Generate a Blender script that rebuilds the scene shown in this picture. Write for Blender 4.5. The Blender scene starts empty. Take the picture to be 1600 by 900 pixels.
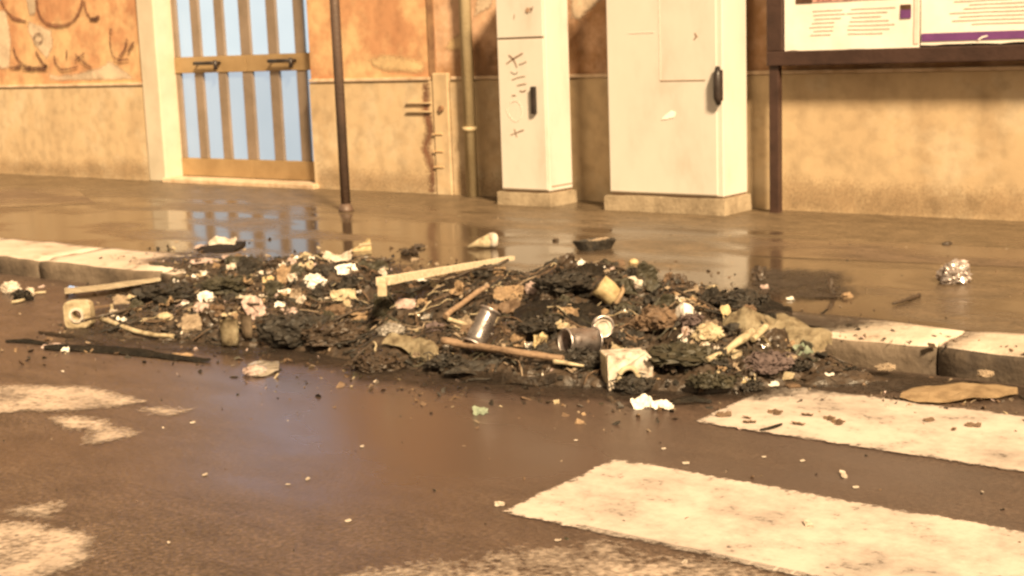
import bpy, bmesh, math, random
from mathutils import Vector, Matrix, Euler, noise

random.seed(7)
scene = bpy.context.scene
COL = scene.collection
R = math.radians

# ------------------------------------------------------------------ camera
cam_data = bpy.data.cameras.new("camera")
cam = bpy.data.objects.new("camera", cam_data)
COL.objects.link(cam)
cam.matrix_world = Matrix(((0.793712, -0.076064, 0.603519, 0.0),
                           (0.607268, 0.156684, -0.778894, 0.0),
                           (-0.035316, 0.984715, 0.170553, 1.12),
                           (0, 0, 0, 1)))
cam_data.sensor_width = 36.0
cam_data.lens = 49.35
cam_data.clip_start = 0.05
cam_data.clip_end = 500
cam_data.dof.use_dof = True          # hand-held night shot focused a little short
cam_data.dof.focus_distance = 1.3
cam_data.dof.aperture_fstop = 17.0
scene.camera = cam

# ------------------------------------------------------------------ night glow and the street lamp's light
world = bpy.data.worlds.new("World")
scene.world = world
world.use_nodes = True
bg = world.node_tree.nodes['Background']
bg.inputs['Color'].default_value = (1.0, 0.71, 0.42, 1)
bg.inputs['Strength'].default_value = 0.26

sun_data = bpy.data.lights.new("street_lamp_light", 'SUN')
sun_data.energy = 3.6
sun_data.color = (1.0, 0.735, 0.43)
sun_data.angle = R(8.0)
sun = bpy.data.objects.new("street_lamp_light", sun_data)
COL.objects.link(sun)
sun.location = (4, 2, 6)
sun.rotation_euler = Vector((-0.52, 0.34, -0.50)).to_track_quat('-Z', 'Y').to_euler()

scene.view_settings.view_transform = 'Standard'
scene.view_settings.look = 'None'
scene.view_settings.gamma = 1.0
scene.view_settings.use_curve_mapping = False
scene.view_settings.exposure = 1.68


# ------------------------------------------------------------------ object helpers
def tag(o, label=None, cat=None, group=None, kind=None):
    if label: o['label'] = label
    if cat: o['category'] = cat
    if group: o['group'] = group
    if kind: o['kind'] = kind
    return o


def empty(name, loc, rz=0.0, parent=None):
    o = bpy.data.objects.new(name, None)
    o.empty_display_size = 0.1
    COL.objects.link(o)
    o.location = loc
    o.rotation_euler = (0, 0, rz)
    if parent: o.parent = parent
    return o


def obj(name, bm, mats, parent=None, smooth=False, loc=(0, 0, 0), rot=(0, 0, 0), bevel=0.0):
    me = bpy.data.meshes.new(name)
    bm.normal_update()
    bm.to_mesh(me)
    bm.free()
    if not isinstance(mats, (list, tuple)): mats = [mats]
    for m in mats: me.materials.append(m)
    if smooth:
        for p in me.polygons: p.use_smooth = True
    o = bpy.data.objects.new(name, me)
    COL.objects.link(o)
    o.location = loc
    o.rotation_euler = rot
    if parent: o.parent = parent
    if bevel:
        b = o.modifiers.new('bevel', 'BEVEL')
        b.width = bevel; b.segments = 2; b.limit_method = 'ANGLE'
    return o


def again(o, loc, rot=None, parent=None):
    c = o.copy()
    COL.objects.link(c)
    c.location = loc
    if rot is not None: c.rotation_euler = rot
    if parent: c.parent = parent
    return c


def box(bm, lo, hi, mi=0):
    x0, y0, z0 = lo; x1, y1, z1 = hi
    v = [bm.verts.new(p) for p in ((x0, y0, z0), (x1, y0, z0), (x1, y1, z0), (x0, y1, z0),
                                   (x0, y0, z1), (x1, y0, z1), (x1, y1, z1), (x0, y1, z1))]
    for f in ((0, 3, 2, 1), (4, 5, 6, 7), (0, 1, 5, 4), (1, 2, 6, 5), (2, 3, 7, 6), (3, 0, 4, 7)):
        bm.faces.new([v[i] for i in f]).material_index = mi
    return bm


def bx(lo, hi):
    return box(bmesh.new(), lo, hi)


def tube(bm, pts, radii, seg=10, mi=0, cap=True):
    pts = [Vector(p) for p in pts]
    if not isinstance(radii, (list, tuple)): radii = [radii] * len(pts)
    rings = []
    for i, p in enumerate(pts):
        a = pts[max(0, i - 1)]; b = pts[min(len(pts) - 1, i + 1)]
        d = (b - a).normalized()
        up = Vector((0, 0, 1)) if abs(d.z) < .9 else Vector((1, 0, 0))
        u = d.cross(up).normalized(); w = d.cross(u)
        rings.append([bm.verts.new(p + (u * math.cos(t) + w * math.sin(t)) * radii[i])
                      for t in [2 * math.pi * k / seg for k in range(seg)]])
    for a, b in zip(rings, rings[1:]):
        for k in range(seg):
            f = bm.faces.new((a[k], a[(k + 1) % seg], b[(k + 1) % seg], b[k]))
            f.material_index = mi; f.smooth = True
    if cap:
        bm.faces.new(rings[0][::-1]).material_index = mi
        bm.faces.new(rings[-1]).material_index = mi
    return bm


def ribbon(bm, pts, width, y, depth=0.003):
    """a flat brush stroke on a wall: pts are (x, z), it lies proud of the plane y"""
    n = len(pts)
    P = [Vector((p[0], 0, p[1])) for p in pts]
    front, back = [], []
    for i, p in enumerate(P):
        d = (P[min(n - 1, i + 1)] - P[max(0, i - 1)])
        d = d.normalized() if d.length > 1e-6 else Vector((1, 0, 0))
        nrm = Vector((-d.z, 0, d.x))
        w = width * (0.65 + 0.5 * noise.noise(Vector((p.x * 9, p.z * 9, 3))))
        if i in (0, n - 1): w *= .6
        front.append((bm.verts.new((p.x + nrm.x * w / 2, y - depth, p.z + nrm.z * w / 2)),
                      bm.verts.new((p.x - nrm.x * w / 2, y - depth, p.z - nrm.z * w / 2))))
        back.append((bm.verts.new((p.x + nrm.x * w / 2, y, p.z + nrm.z * w / 2)),
                     bm.verts.new((p.x - nrm.x * w / 2, y, p.z - nrm.z * w / 2))))
    for i in range(n - 1):
        bm.faces.new((front[i][0], front[i + 1][0], front[i + 1][1], front[i][1]))
        bm.faces.new((front[i][0], back[i][0], back[i + 1][0], front[i + 1][0]))
        bm.faces.new((front[i][1], front[i + 1][1], back[i + 1][1], back[i][1]))
    return bm


def smooth_path(pts, k=6):
    """Catmull-Rom through the points"""
    P = [Vector(p) for p in pts]
    out = []
    for i in range(len(P) - 1):
        a = P[max(0, i - 1)]; b = P[i]; c = P[i + 1]; d = P[min(len(P) - 1, i + 2)]
        for j in range(k):
            t = j / k
            out.append(0.5 * ((2 * b) + (c - a) * t + (2 * a - 5 * b + 4 * c - d) * t * t + (3 * b - a - 3 * c + d) * t ** 3))
    out.append(P[-1])
    return out


# ------------------------------------------------------------------ materials
def nodes_of(name):
    m = bpy.data.materials.new(name)
    m.use_nodes = True
    nt = m.node_tree
    return m, nt, nt.nodes, nt.links, nt.nodes['Principled BSDF']


def ramp_node(N, stops):
    r = N.new('ShaderNodeValToRGB')
    e = r.color_ramp.elements
    while len(e) < len(stops): e.new(0.5)
    for el, (p, c) in zip(e, stops):
        el.position = p
        el.color = (c[0], c[1], c[2], 1) if isinstance(c, (tuple, list)) else (c, c, c, 1)
    return r


def nmat(name, stops, scale=6.0, rough=0.7, bump=0.25, bscale=60.0, metallic=0.0, world_space=False,
         stretch=(1, 1, 1), ior=1.45, detail=7.0, rough2=None, bdist=0.01):
    m, nt, N, L, P = nodes_of(name)
    if world_space:
        g = N.new('ShaderNodeNewGeometry'); src = g.outputs['Position']
    else:
        g = N.new('ShaderNodeTexCoord'); src = g.outputs['Object']
    mp = N.new('ShaderNodeMapping'); mp.inputs['Scale'].default_value = stretch
    L.new(src, mp.inputs['Vector'])
    n = N.new('ShaderNodeTexNoise'); n.inputs['Scale'].default_value = scale; n.inputs['Detail'].default_value = detail
    n.inputs['Roughness'].default_value = .62
    L.new(mp.outputs[0], n.inputs['Vector'])
    r = ramp_node(N, stops)
    L.new(n.outputs['Fac'], r.inputs['Fac'])
    L.new(r.outputs['Color'], P.inputs['Base Color'])
    P.inputs['Metallic'].default_value = metallic
    P.inputs['IOR'].default_value = ior
    P.inputs['Roughness'].default_value = rough
    if rough2 is not None:
        rr = ramp_node(N, [(.35, rough), (.65, rough2)])
        n3 = N.new('ShaderNodeTexNoise'); n3.inputs['Scale'].default_value = scale * 1.7; n3.inputs['Detail'].default_value = 5
        L.new(mp.outputs[0], n3.inputs['Vector'])
        L.new(n3.outputs['Fac'], rr.inputs['Fac'])
        L.new(rr.outputs['Color'], P.inputs['Roughness'])
    if bump:
        n2 = N.new('ShaderNodeTexNoise'); n2.inputs['Scale'].default_value = bscale; n2.inputs['Detail'].default_value = 4
        L.new(src, n2.inputs['Vector'])
        b = N.new('ShaderNodeBump'); b.inputs['Strength'].default_value = bump; b.inputs['Distance'].default_value = bdist
        L.new(n2.outputs['Fac'], b.inputs['Height'])
        L.new(b.outputs['Normal'], P.inputs['Normal'])
    return m


def wet_ground(name, dry, wet, puddle_lo, puddle_hi, pscale, r_dry, r_wet, bump_s, speck, low=None):
    """tarmac with a water film: where the film is thick it is smooth and mirror-like"""
    m, nt, N, L, P = nodes_of(name)
    g = N.new('ShaderNodeNewGeometry')
    mp = N.new('ShaderNodeMapping'); mp.inputs['Scale'].default_value = (0.8, 1.5, 1)
    L.new(g.outputs['Position'], mp.inputs['Vector'])
    big = N.new('ShaderNodeTexNoise'); big.inputs['Scale'].default_value = pscale; big.inputs['Detail'].default_value = 5
    L.new(mp.outputs[0], big.inputs['Vector'])
    pud = ramp_node(N, [(puddle_lo, 0.0), (puddle_hi, 1.0)])
    if low:
        sx = N.new('ShaderNodeSeparateXYZ'); L.new(g.outputs['Position'], sx.inputs[0])
        ry = ramp_node(N, [(0.0, .5), (.2, .62), (.6, .5), (.85, .38), (1.0, .36)])
        my = N.new('ShaderNodeMapRange'); L.new(sx.outputs[1], my.inputs['Value'])
        my.inputs['From Min'].default_value = low[0]; my.inputs['From Max'].default_value = low[1]
        L.new(my.outputs['Result'], ry.inputs['Fac'])
        ad = N.new('ShaderNodeMath'); ad.operation = 'ADD'
        L.new(big.outputs['Fac'], ad.inputs[0]); L.new(ry.outputs['Color'], ad.inputs[1])
        sb = N.new('ShaderNodeMath'); sb.operation = 'SUBTRACT'; sb.inputs[1].default_value = .5
        L.new(ad.outputs[0], sb.inputs[0]); L.new(sb.outputs[0], pud.inputs['Fac'])
    else:
        L.new(big.outputs['Fac'], pud.inputs['Fac'])
    fine = N.new('ShaderNodeTexNoise'); fine.inputs['Scale'].default_value = 75; fine.inputs['Detail'].default_value = 4; fine.inputs['Roughness'].default_value = .7
    L.new(g.outputs['Position'], fine.inputs['Vector'])
    mid = N.new('ShaderNodeTexNoise'); mid.inputs['Scale'].default_value = 7; mid.inputs['Detail'].default_value = 8
    mid.inputs['Roughness'].default_value = .7
    L.new(mp.outputs[0], mid.inputs['Vector'])
    c1 = ramp_node(N, [(.28, [a * .5 for a in dry]), (.5, dry), (.74, [min(1, a * 1.5) for a in dry])])
    L.new(mid.outputs['Fac'], c1.inputs['Fac'])
    gr = ramp_node(N, [(.34, .45), (.52, 1.0), (.66, speck)])
    L.new(fine.outputs['Fac'], gr.inputs['Fac'])
    mul = N.new('ShaderNodeMixRGB'); mul.blend_type = 'MULTIPLY'; mul.inputs['Fac'].default_value = 1
    L.new(c1.outputs['Color'], mul.inputs['Color1']); L.new(gr.outputs['Color'], mul.inputs['Color2'])
    mixc = N.new('ShaderNodeMixRGB')
    L.new(pud.outputs['Color'], mixc.inputs['Fac'])
    L.new(mul.outputs['Color'], mixc.inputs['Color1'])
    mixc.inputs['Color2'].default_value = (*wet, 1)
    L.new(mixc.outputs['Color'], P.inputs['Base Color'])
    mr = N.new('ShaderNodeMapRange')
    L.new(pud.outputs['Color'], mr.inputs['Value'])
    mr.inputs['To Min'].default_value = r_dry; mr.inputs['To Max'].default_value = r_wet
    L.new(mr.outputs['Result'], P.inputs['Roughness'])
    P.inputs['IOR'].default_value = 1.36
    bs = N.new('ShaderNodeMapRange')
    L.new(pud.outputs['Color'], bs.inputs['Value'])
    bs.inputs['To Min'].default_value = bump_s; bs.inputs['To Max'].default_value = bump_s * .06
    b = N.new('ShaderNodeBump'); b.inputs['Distance'].default_value = .004
    L.new(bs.outputs['Result'], b.inputs['Strength'])
    L.new(fine.outputs['Fac'], b.inputs['Height'])
    L.new(b.outputs['Normal'], P.inputs['Normal'])
    return m


def worn_paint(name, col, soft, scale=9.0, spread=1.0):
    """road paint: the mesh carries how much paint is left ('cover'), noise breaks it up into chips"""
    m, nt, N, L, P = nodes_of(name)
    g = N.new('ShaderNodeNewGeometry')
    at = N.new('ShaderNodeAttribute'); at.attribute_name = 'cover'
    n = N.new('ShaderNodeTexNoise'); n.inputs['Scale'].default_value = scale; n.inputs['Detail'].default_value = 10
    n.inputs['Roughness'].default_value = .75
    L.new(g.outputs['Position'], n.inputs['Vector'])
    fi = N.new('ShaderNodeTexNoise'); fi.inputs['Scale'].default_value = 60; fi.inputs['Detail'].default_value = 4
    L.new(g.outputs['Position'], fi.inputs['Vector'])
    f2 = N.new('ShaderNodeMath'); f2.operation = 'MULTIPLY_ADD'; f2.inputs[1].default_value = .75; f2.inputs[2].default_value = -.37
    L.new(fi.outputs['Fac'], f2.inputs[0])
    a1 = N.new('ShaderNodeMath'); a1.operation = 'MULTIPLY_ADD'; a1.inputs[1].default_value = spread
    L.new(n.outputs['Fac'], a1.inputs[0]); L.new(f2.outputs[0], a1.inputs[2])
    a2 = N.new('ShaderNodeMath'); a2.operation = 'ADD'
    L.new(a1.outputs[0], a2.inputs[0]); L.new(at.outputs['Fac'], a2.inputs[1])
    a = ramp_node(N, [(.72 - soft, 0.0), (.72 + soft, 1.0)])
    L.new(a2.outputs[0], a.inputs['Fac'])
    L.new(a.outputs['Color'], P.inputs['Alpha'])
    n2 = N.new('ShaderNodeTexNoise'); n2.inputs['Scale'].default_value = 4; n2.inputs['Detail'].default_value = 10
    n2.inputs['Roughness'].default_value = .75
    L.new(g.outputs['Position'], n2.inputs['Vector'])
    r = ramp_node(N, [(.3, [c * .42 for c in col]), (.45, [c * .74 for c in col]), (.58, col), (.8, [min(.85, c * 1.12) for c in col])])
    L.new(n2.outputs['Fac'], r.inputs['Fac'])
    L.new(r.outputs['Color'], P.inputs['Base Color'])
    P.inputs['Roughness'].default_value = .55
    b = N.new('ShaderNodeBump'); b.inputs['Strength'].default_value = .35; b.inputs['Distance'].default_value = .003
    L.new(fi.outputs['Fac'], b.inputs['Height']); L.new(b.outputs['Normal'], P.inputs['Normal'])
    return m


def plaster(name, base, worn, dark, thr=.58):
    """old painted plaster: flaked pale patches, rain streaks and grime"""
    m, nt, N, L, P = nodes_of(name)
    g = N.new('ShaderNodeNewGeometry')
    n = N.new('ShaderNodeTexNoise'); n.inputs['Scale'].default_value = 2.6; n.inputs['Detail'].default_value = 9
    n.inputs['Roughness'].default_value = .66
    L.new(g.outputs['Position'], n.inputs['Vector'])
    a = ramp_node(N, [(thr - .07, 0.0), (thr + .1, 1.0)])
    L.new(n.outputs['Fac'], a.inputs['Fac'])
    mp = N.new('ShaderNodeMapping'); mp.inputs['Scale'].default_value = (3.4, 3.4, .9)
    L.new(g.outputs['Position'], mp.inputs['Vector'])
    s = N.new('ShaderNodeTexNoise'); s.inputs['Scale'].default_value = 1.5; s.inputs['Detail'].default_value = 6
    L.new(mp.outputs[0], s.inputs['Vector'])
    st = ramp_node(N, [(.3, dark), (.55, base), (.8, [min(1, c * 1.15) for c in base])])
    L.new(s.outputs['Fac'], st.inputs['Fac'])
    mx = N.new('ShaderNodeMixRGB')
    L.new(a.outputs['Color'], mx.inputs['Fac']); L.new(st.outputs['Color'], mx.inputs['Color1'])
    mx.inputs['Color2'].default_value = (*worn, 1)
    bl = N.new('ShaderNodeTexNoise'); bl.inputs['Scale'].default_value = 11; bl.inputs['Detail'].default_value = 8
    L.new(g.outputs['Position'], bl.inputs['Vector'])
    bm_ = ramp_node(N, [(.25, .68), (.55, 1.0)])
    L.new(bl.outputs['Fac'], bm_.inputs['Fac'])
    mu = N.new('ShaderNodeMixRGB'); mu.blend_type = 'MULTIPLY'; mu.inputs['Fac'].default_value = .8
    L.new(mx.outputs['Color'], mu.inputs['Color1']); L.new(bm_.outputs['Color'], mu.inputs['Color2'])
    L.new(mu.outputs['Color'], P.inputs['Base Color'])
    P.inputs['Roughness'].default_value = .85
    b = N.new('ShaderNodeBump'); b.inputs['Strength'].default_value = .4; b.inputs['Distance'].default_value = .006
    L.new(bl.outputs['Fac'], b.inputs['Height']); L.new(b.outputs['Normal'], P.inputs['Normal'])
    return m


def glow_glass(name, c_lo, c_hi, strength):
    """frosted glass lit from a bright hall behind it"""
    m, nt, N, L, P = nodes_of(name)
    g = N.new('ShaderNodeNewGeometry')
    n = N.new('ShaderNodeTexNoise'); n.inputs['Scale'].default_value = 1.6; n.inputs['Detail'].default_value = 2
    L.new(g.outputs['Position'], n.inputs['Vector'])
    r = ramp_node(N, [(.35, c_lo), (.65, c_hi)])
    L.new(n.outputs['Fac'], r.inputs['Fac'])
    L.new(r.outputs['Color'], P.inputs['Emission Color'])
    P.inputs['Emission Strength'].default_value = strength
    P.inputs['Base Color'].default_value = (.07, .09, .10, 1)
    P.inputs['Roughness'].default_value = .3
    return m


M = {}
M['road'] = wet_ground('wet_road_asphalt', (.078, .055, .042), (.056, .040, .036), .40, .62, 0.55, .48, .23, .7, 1.7)
M['pavement'] = wet_ground('wet_pavement_asphalt', (.115, .083, .052), (.056, .040, .028), .42, .60, 1.6, .45, .11, .6, 1.4, (4.5, 7.5))
M['kerb_face'] = nmat('dark_kerb_face', [(.35, (.035, .026, .02)), (.52, (.11, .083, .06)), (.75, (.24, .19, .145))], 3, .8, .6, 45, world_space=True)  # darker mottled tone given to every kerb front face
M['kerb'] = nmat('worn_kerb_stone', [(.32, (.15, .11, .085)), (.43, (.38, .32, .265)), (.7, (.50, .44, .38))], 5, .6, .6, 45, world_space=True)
M['stripe'] = worn_paint('crossing_paint', (.48, .42, .38), .12, 8, 1.5)
M['stripe_old'] = worn_paint('faded_crossing_paint', (.42, .345, .29), .22, 6, 1.6)
M['bare_film'] = worn_paint('flaked_plaster', (.57, .45, .33), .2, 7, .9)
M['faint_film'] = worn_paint('rubbed_plaster', (.56, .40, .22), .3, 7, 1.0)
M['grime_film'] = worn_paint('splash_grime', (.37, .26, .155), .5, 5, .8)
M['spray_film'] = worn_paint('dark_spray', (.10, .042, .03), .25, 9, .8)
M['spray_thin'] = worn_paint('thin_spray', (.19, .085, .05), .25, 9, .9)
M['soot_film'] = worn_paint('soot_film', (.030, .021, .015), .28, 5, 1.5)
M['orange'] = plaster('orange_plaster', (.45, .24, .125), (.55, .37, .20), (.36, .175, .088), .53)
M['ochre'] = plaster('ochre_plaster', (.36, .2, .10), (.55, .36, .24), (.17, .10, .06), .52)
M['dado'] = plaster('sand_plaster', (.46, .345, .215), (.50, .40, .275), (.39, .285, .175), .56)
M['ledge'] = nmat('ledge_stone', [(.3, (.35, .24, .15)), (.6, (.55, .42, .3))], 9, .8, .4, world_space=True)
M['jamb'] = nmat('cream_marble', [(.3, (.42, .37, .29)), (.6, (.52, .46, .37))], 3, .5, .1, world_space=True)
M['bare_faint'] = nmat('thin_worn_plaster', [(.3, (.50, .31, .165)), (.6, (.56, .40, .23))], 6, .9, .3, world_space=True)
M['bare'] = nmat('bare_plaster', [(.3, (.46, .345, .235)), (.6, (.58, .46, .34))], 6, .9, .5, world_space=True)
M['spray'] = nmat('dark_spray_paint', [(.35, (.14, .062, .045)), (.6, (.33, .16, .09))], 14, .7, .1, world_space=True)
M['spray_soft'] = nmat('thin_spray_paint', [(.35, (.22, .10, .06)), (.6, (.40, .20, .105))], 14, .7, .1, world_space=True)
M['brass'] = nmat('bronze_aluminium', [(.3, (.30, .20, .10)), (.6, (.4, .28, .15))], 4, .42, .05, metallic=.3, world_space=True)
M['brown_bar'] = nmat('brown_aluminium', [(.3, (.20, .155, .118)), (.6, (.27, .21, .165))], 4, .45, .05, metallic=.2, world_space=True)
M['pane_low'] = glow_glass('frosted_glass', (.50, .60, .70), (.60, .69, .78), .25)
M['pane_high'] = glow_glass('frosted_glass_upper', (.54, .65, .73), (.64, .74, .80), .31)
M['pane_fan'] = glow_glass('fanlight_glass', (.46, .56, .9), (.52, .62, .98), 1.5)
M['black'] = nmat('black_plastic', [(.3, (.012, .01, .01)), (.6, (.03, .022, .02))], 12, .4, .1)
M['cab'] = nmat('cream_cabinet_paint', [(.22, (.44, .41, .36)), (.42, (.52, .49, .45)), (.52, (.54, .515, .475)), (.75, (.57, .54, .5))], 2.2, .5, .06, 200, world_space=True, stretch=(2, 2, 1))
M['cab_line'] = nmat('cabinet_gap', [(.3, (.2, .14, .09)), (.6, (.3, .2, .14))], 10, .8, 0, world_space=True)
M['concrete'] = nmat('rough_concrete', [(.3, (.17, .13, .085)), (.6, (.33, .265, .185))], 8, .9, .5, 40, world_space=True)
M['marker'] = nmat('marker_ink', [(.3, (.13, .08, .06)), (.6, (.26, .17, .12))], 20, .7, 0, world_space=True)
M['sticker'] = nmat('white_sticker', [(.3, (.75, .73, .68)), (.6, (.85, .83, .8))], 10, .6, .1)
M['frame'] = nmat('maroon_frame', [(.3, (.028, .015, .012)), (.6, (.052, .028, .022))], 9, .45, .2, world_space=True)
M['paper'] = nmat('poster_paper', [(.3, (.68, .65, .6)), (.6, (.8, .77, .73))], 3, .7, .3, 6, world_space=True, bdist=.01)
M['paper_pink'] = nmat('poster_paper_edge', [(.3, (.62, .48, .44)), (.6, (.72, .58, .54))], 9, .7, .1, world_space=True)
M['print'] = nmat('faint_print', [(.35, (.42, .34, .30)), (.6, (.74, .70, .65))], 90, .7, 0, world_space=True, stretch=(1, 1, 3))
M['print_dark'] = nmat('dark_print', [(.35, (.05, .025, .015)), (.65, (.10, .05, .03))], 30, .7, 0, world_space=True)
M['print_grain'] = nmat('grainy_print', [(.42, (.22, .08, .08)), (.56, (.55, .32, .28))], 60, .7, 0, world_space=True)
M['purple'] = nmat('purple_print', [(.3, (.10, .035, .14)), (.7, (.17, .055, .21))], 8, .6, 0, world_space=True)
M['pipe'] = nmat('painted_pipe', [(.3, (.30, .23, .13)), (.6, (.44, .36, .23))], 8, .6, .2, world_space=True, stretch=(1, 1, .3))
M['rust'] = nmat('rusty_pole_paint', [(.3, (.04, .03, .026)), (.55, (.085, .055, .042)), (.8, (.13, .08, .055))], 8, .5, .3, world_space=True, stretch=(1, 1, .4))
M['stain'] = nmat('dark_wall_stain', [(.3, (.12, .06, .035)), (.6, (.26, .15, .08))], 6, .9, .3, world_space=True)

# litter materials
M['char'] = nmat('charred_matter', [(.3, (.008, .007, .006)), (.55, (.022, .018, .014)), (.8, (.06, .045, .03))], 42, .5, .8, 70, rough2=.8)
M['soot'] = nmat('wet_soot', [(.3, (.02, .015, .012)), (.6, (.055, .038, .026))], 30, .3, .6, 60, rough2=.7)
M['brown'] = nmat('scorched_brown', [(.3, (.06, .038, .025)), (.6, (.14, .09, .055))], 27, .7, .5, 50)
M['ash'] = nmat('ash_grey_tan', [(.3, (.14, .105, .075)), (.6, (.27, .21, .15))], 27, .85, .5, 50)
M['olive'] = nmat('olive_scorched', [(.3, (.014, .013, .008)), (.6, (.042, .037, .023))], 27, .6, .5, 40)
M['white'] = nmat('dirty_white', [(.32, (.12, .09, .065)), (.46, (.36, .31, .26)), (.62, (.52, .48, .43))], 27, .6, .3, 40)
M['bright'] = nmat('clean_white', [(.32, (.36, .32, .28)), (.45, (.58, .55, .51)), (.6, (.68, .65, .62))], 21, .6, .3, 40)
M['card'] = nmat('pale_cardboard', [(.3, (.22, .15, .085)), (.5, (.42, .31, .19)), (.7, (.5, .385, .25))], 14, .8, .3, 50)
M['cream'] = nmat('dirty_cream', [(.3, (.10, .07, .04)), (.46, (.30, .245, .16)), (.65, (.43, .37, .26))], 27, .7, .3, 40)
M['tan'] = nmat('tan_cardboard', [(.3, (.09, .057, .034)), (.5, (.22, .15, .09)), (.7, (.32, .225, .135))], 27, .8, .3, 50)
M['pink'] = nmat('pinkish_white', [(.32, (.1, .065, .055)), (.46, (.30, .225, .205)), (.65, (.46, .37, .345))], 27, .6, .3, 40)
M['yellow'] = nmat('ochre_yellow', [(.3, (.17, .115, .055)), (.5, (.37, .29, .16)), (.7, (.46, .385, .24))], 27, .6, .3, 40)
M['wood'] = nmat('pale_wood', [(.3, (.36, .29, .19)), (.6, (.60, .53, .41))], 18, .7, .35, 40, stretch=(.4, 5, 5))
M['stick'] = nmat('weathered_stick', [(.3, (.12, .075, .05)), (.6, (.25, .17, .11))], 24, .7, .4, 40, stretch=(1, 5, 5))
M['steel'] = nmat('dull_tin', [(.3, (.34, .3, .29)), (.6, (.58, .53, .52))], 21, .25, .15, 30, metallic=.85, rough2=.5)
M['foil'] = nmat('crinkled_foil', [(.3, (.6, .57, .53)), (.6, (.8, .77, .72))], 21, .16, .3, 30, metallic=.9)
M['film'] = nmat('clear_plastic_film', [(.3, (.3, .26, .21)), (.6, (.6, .55, .48))], 24, .1, .6, 25)
M['grey'] = nmat('grey_plastic', [(.3, (.10, .09, .08)), (.6, (.22, .2, .18))], 24, .4, .3, 40)
M['teal'] = nmat('pale_teal', [(.3, (.11, .14, .105)), (.6, (.2, .24, .18))], 24, .6, .2)
M['blue'] = nmat('pale_blue_reflection', [(.3, (.16, .26, .55)), (.6, (.25, .4, .75))], 24, .3, .2)  # colour of the lit door's reflection on the wet gutter
M['mauve'] = nmat('mauve_cloth', [(.3, (.05, .035, .034)), (.6, (.11, .08, .078))], 27, .85, .4, 60)

# ------------------------------------------------------------------ the setting: road, pavement, kerb, crossing
RZ, PZ = 0.0, 0.10          # road and pavement levels
YW, YK0, YK1 = 7.52, 4.33, 4.67
CAM_RZ = R(37.4)

bm = bmesh.new()
xs = [-60, -20] + [-12 + .5 * i for i in range(33)] + [10, 40]
ys = [-60, -20, -5] + [-2 + .5 * i for i in range(13)] + [4.42]
grid = [[bm.verts.new((x, y, 0)) for x in xs] for y in ys]
for j in range(len(ys) - 1):
    for i in range(len(xs) - 1):
        bm.faces.new((grid[j][i], grid[j][i + 1], grid[j + 1][i + 1], grid[j + 1][i]))
tag(obj('road', bm, M['road']), 'wet brown asphalt road in front of the kerb', kind='structure')

bm = bmesh.new()
box(bm, (-60, YK1 + .004, -.3), (40, 7.9, PZ))
tag(obj('pavement', bm, M['pavement']), 'wet asphalt pavement along the building', kind='structure')

kerb = tag(empty('kerb', (-4, 4.53, 0)), 'pale worn stone kerb between road and pavement', kind='structure')
j0, step = -1.66, .954
rk = random.Random(3)
for i in range(-6, 12):
    x1 = j0 - step * i; x0 = x1 - step + .010
    bm = bmesh.new()
    yk = 4.40
    box(bm, (x0, yk, -.2), (x1, YK1, PZ + .006))
    bmesh.ops.subdivide_edges(bm, edges=bm.edges, cuts=9, use_grid_fill=True)
    for v in bm.verts:
        k = noise.noise_vector(v.co * 6 + Vector((i * 3, 0, 0)))
        e = (1 if v.co.z > PZ - .02 else .4)
        v.co += Vector((k.x * .006, k.y * .016, k.z * .010)) * e + noise.noise_vector(v.co * 19) * .006 * e
        if v.co.z > PZ and v.co.y < yk + .03:
            v.co.z -= .016; v.co.y += .010
        if v.co.z > PZ and (v.co.x < x0 + .02 or v.co.x > x1 - .02): v.co.z -= .004 + .004 * rk.random()
    bm.normal_update()
    for v in bm.verts: v.co.y -= .032 * max(0, -1.7 - v.co.x) * (YK1 - v.co.y) / (YK1 - 4.40)
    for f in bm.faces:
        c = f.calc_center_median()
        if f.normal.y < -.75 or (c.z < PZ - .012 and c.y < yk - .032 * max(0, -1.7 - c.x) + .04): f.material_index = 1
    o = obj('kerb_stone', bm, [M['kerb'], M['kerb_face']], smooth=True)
    o.parent = kerb; o.matrix_parent_inverse = Matrix.Translation((4, -4.53, 0))

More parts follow.
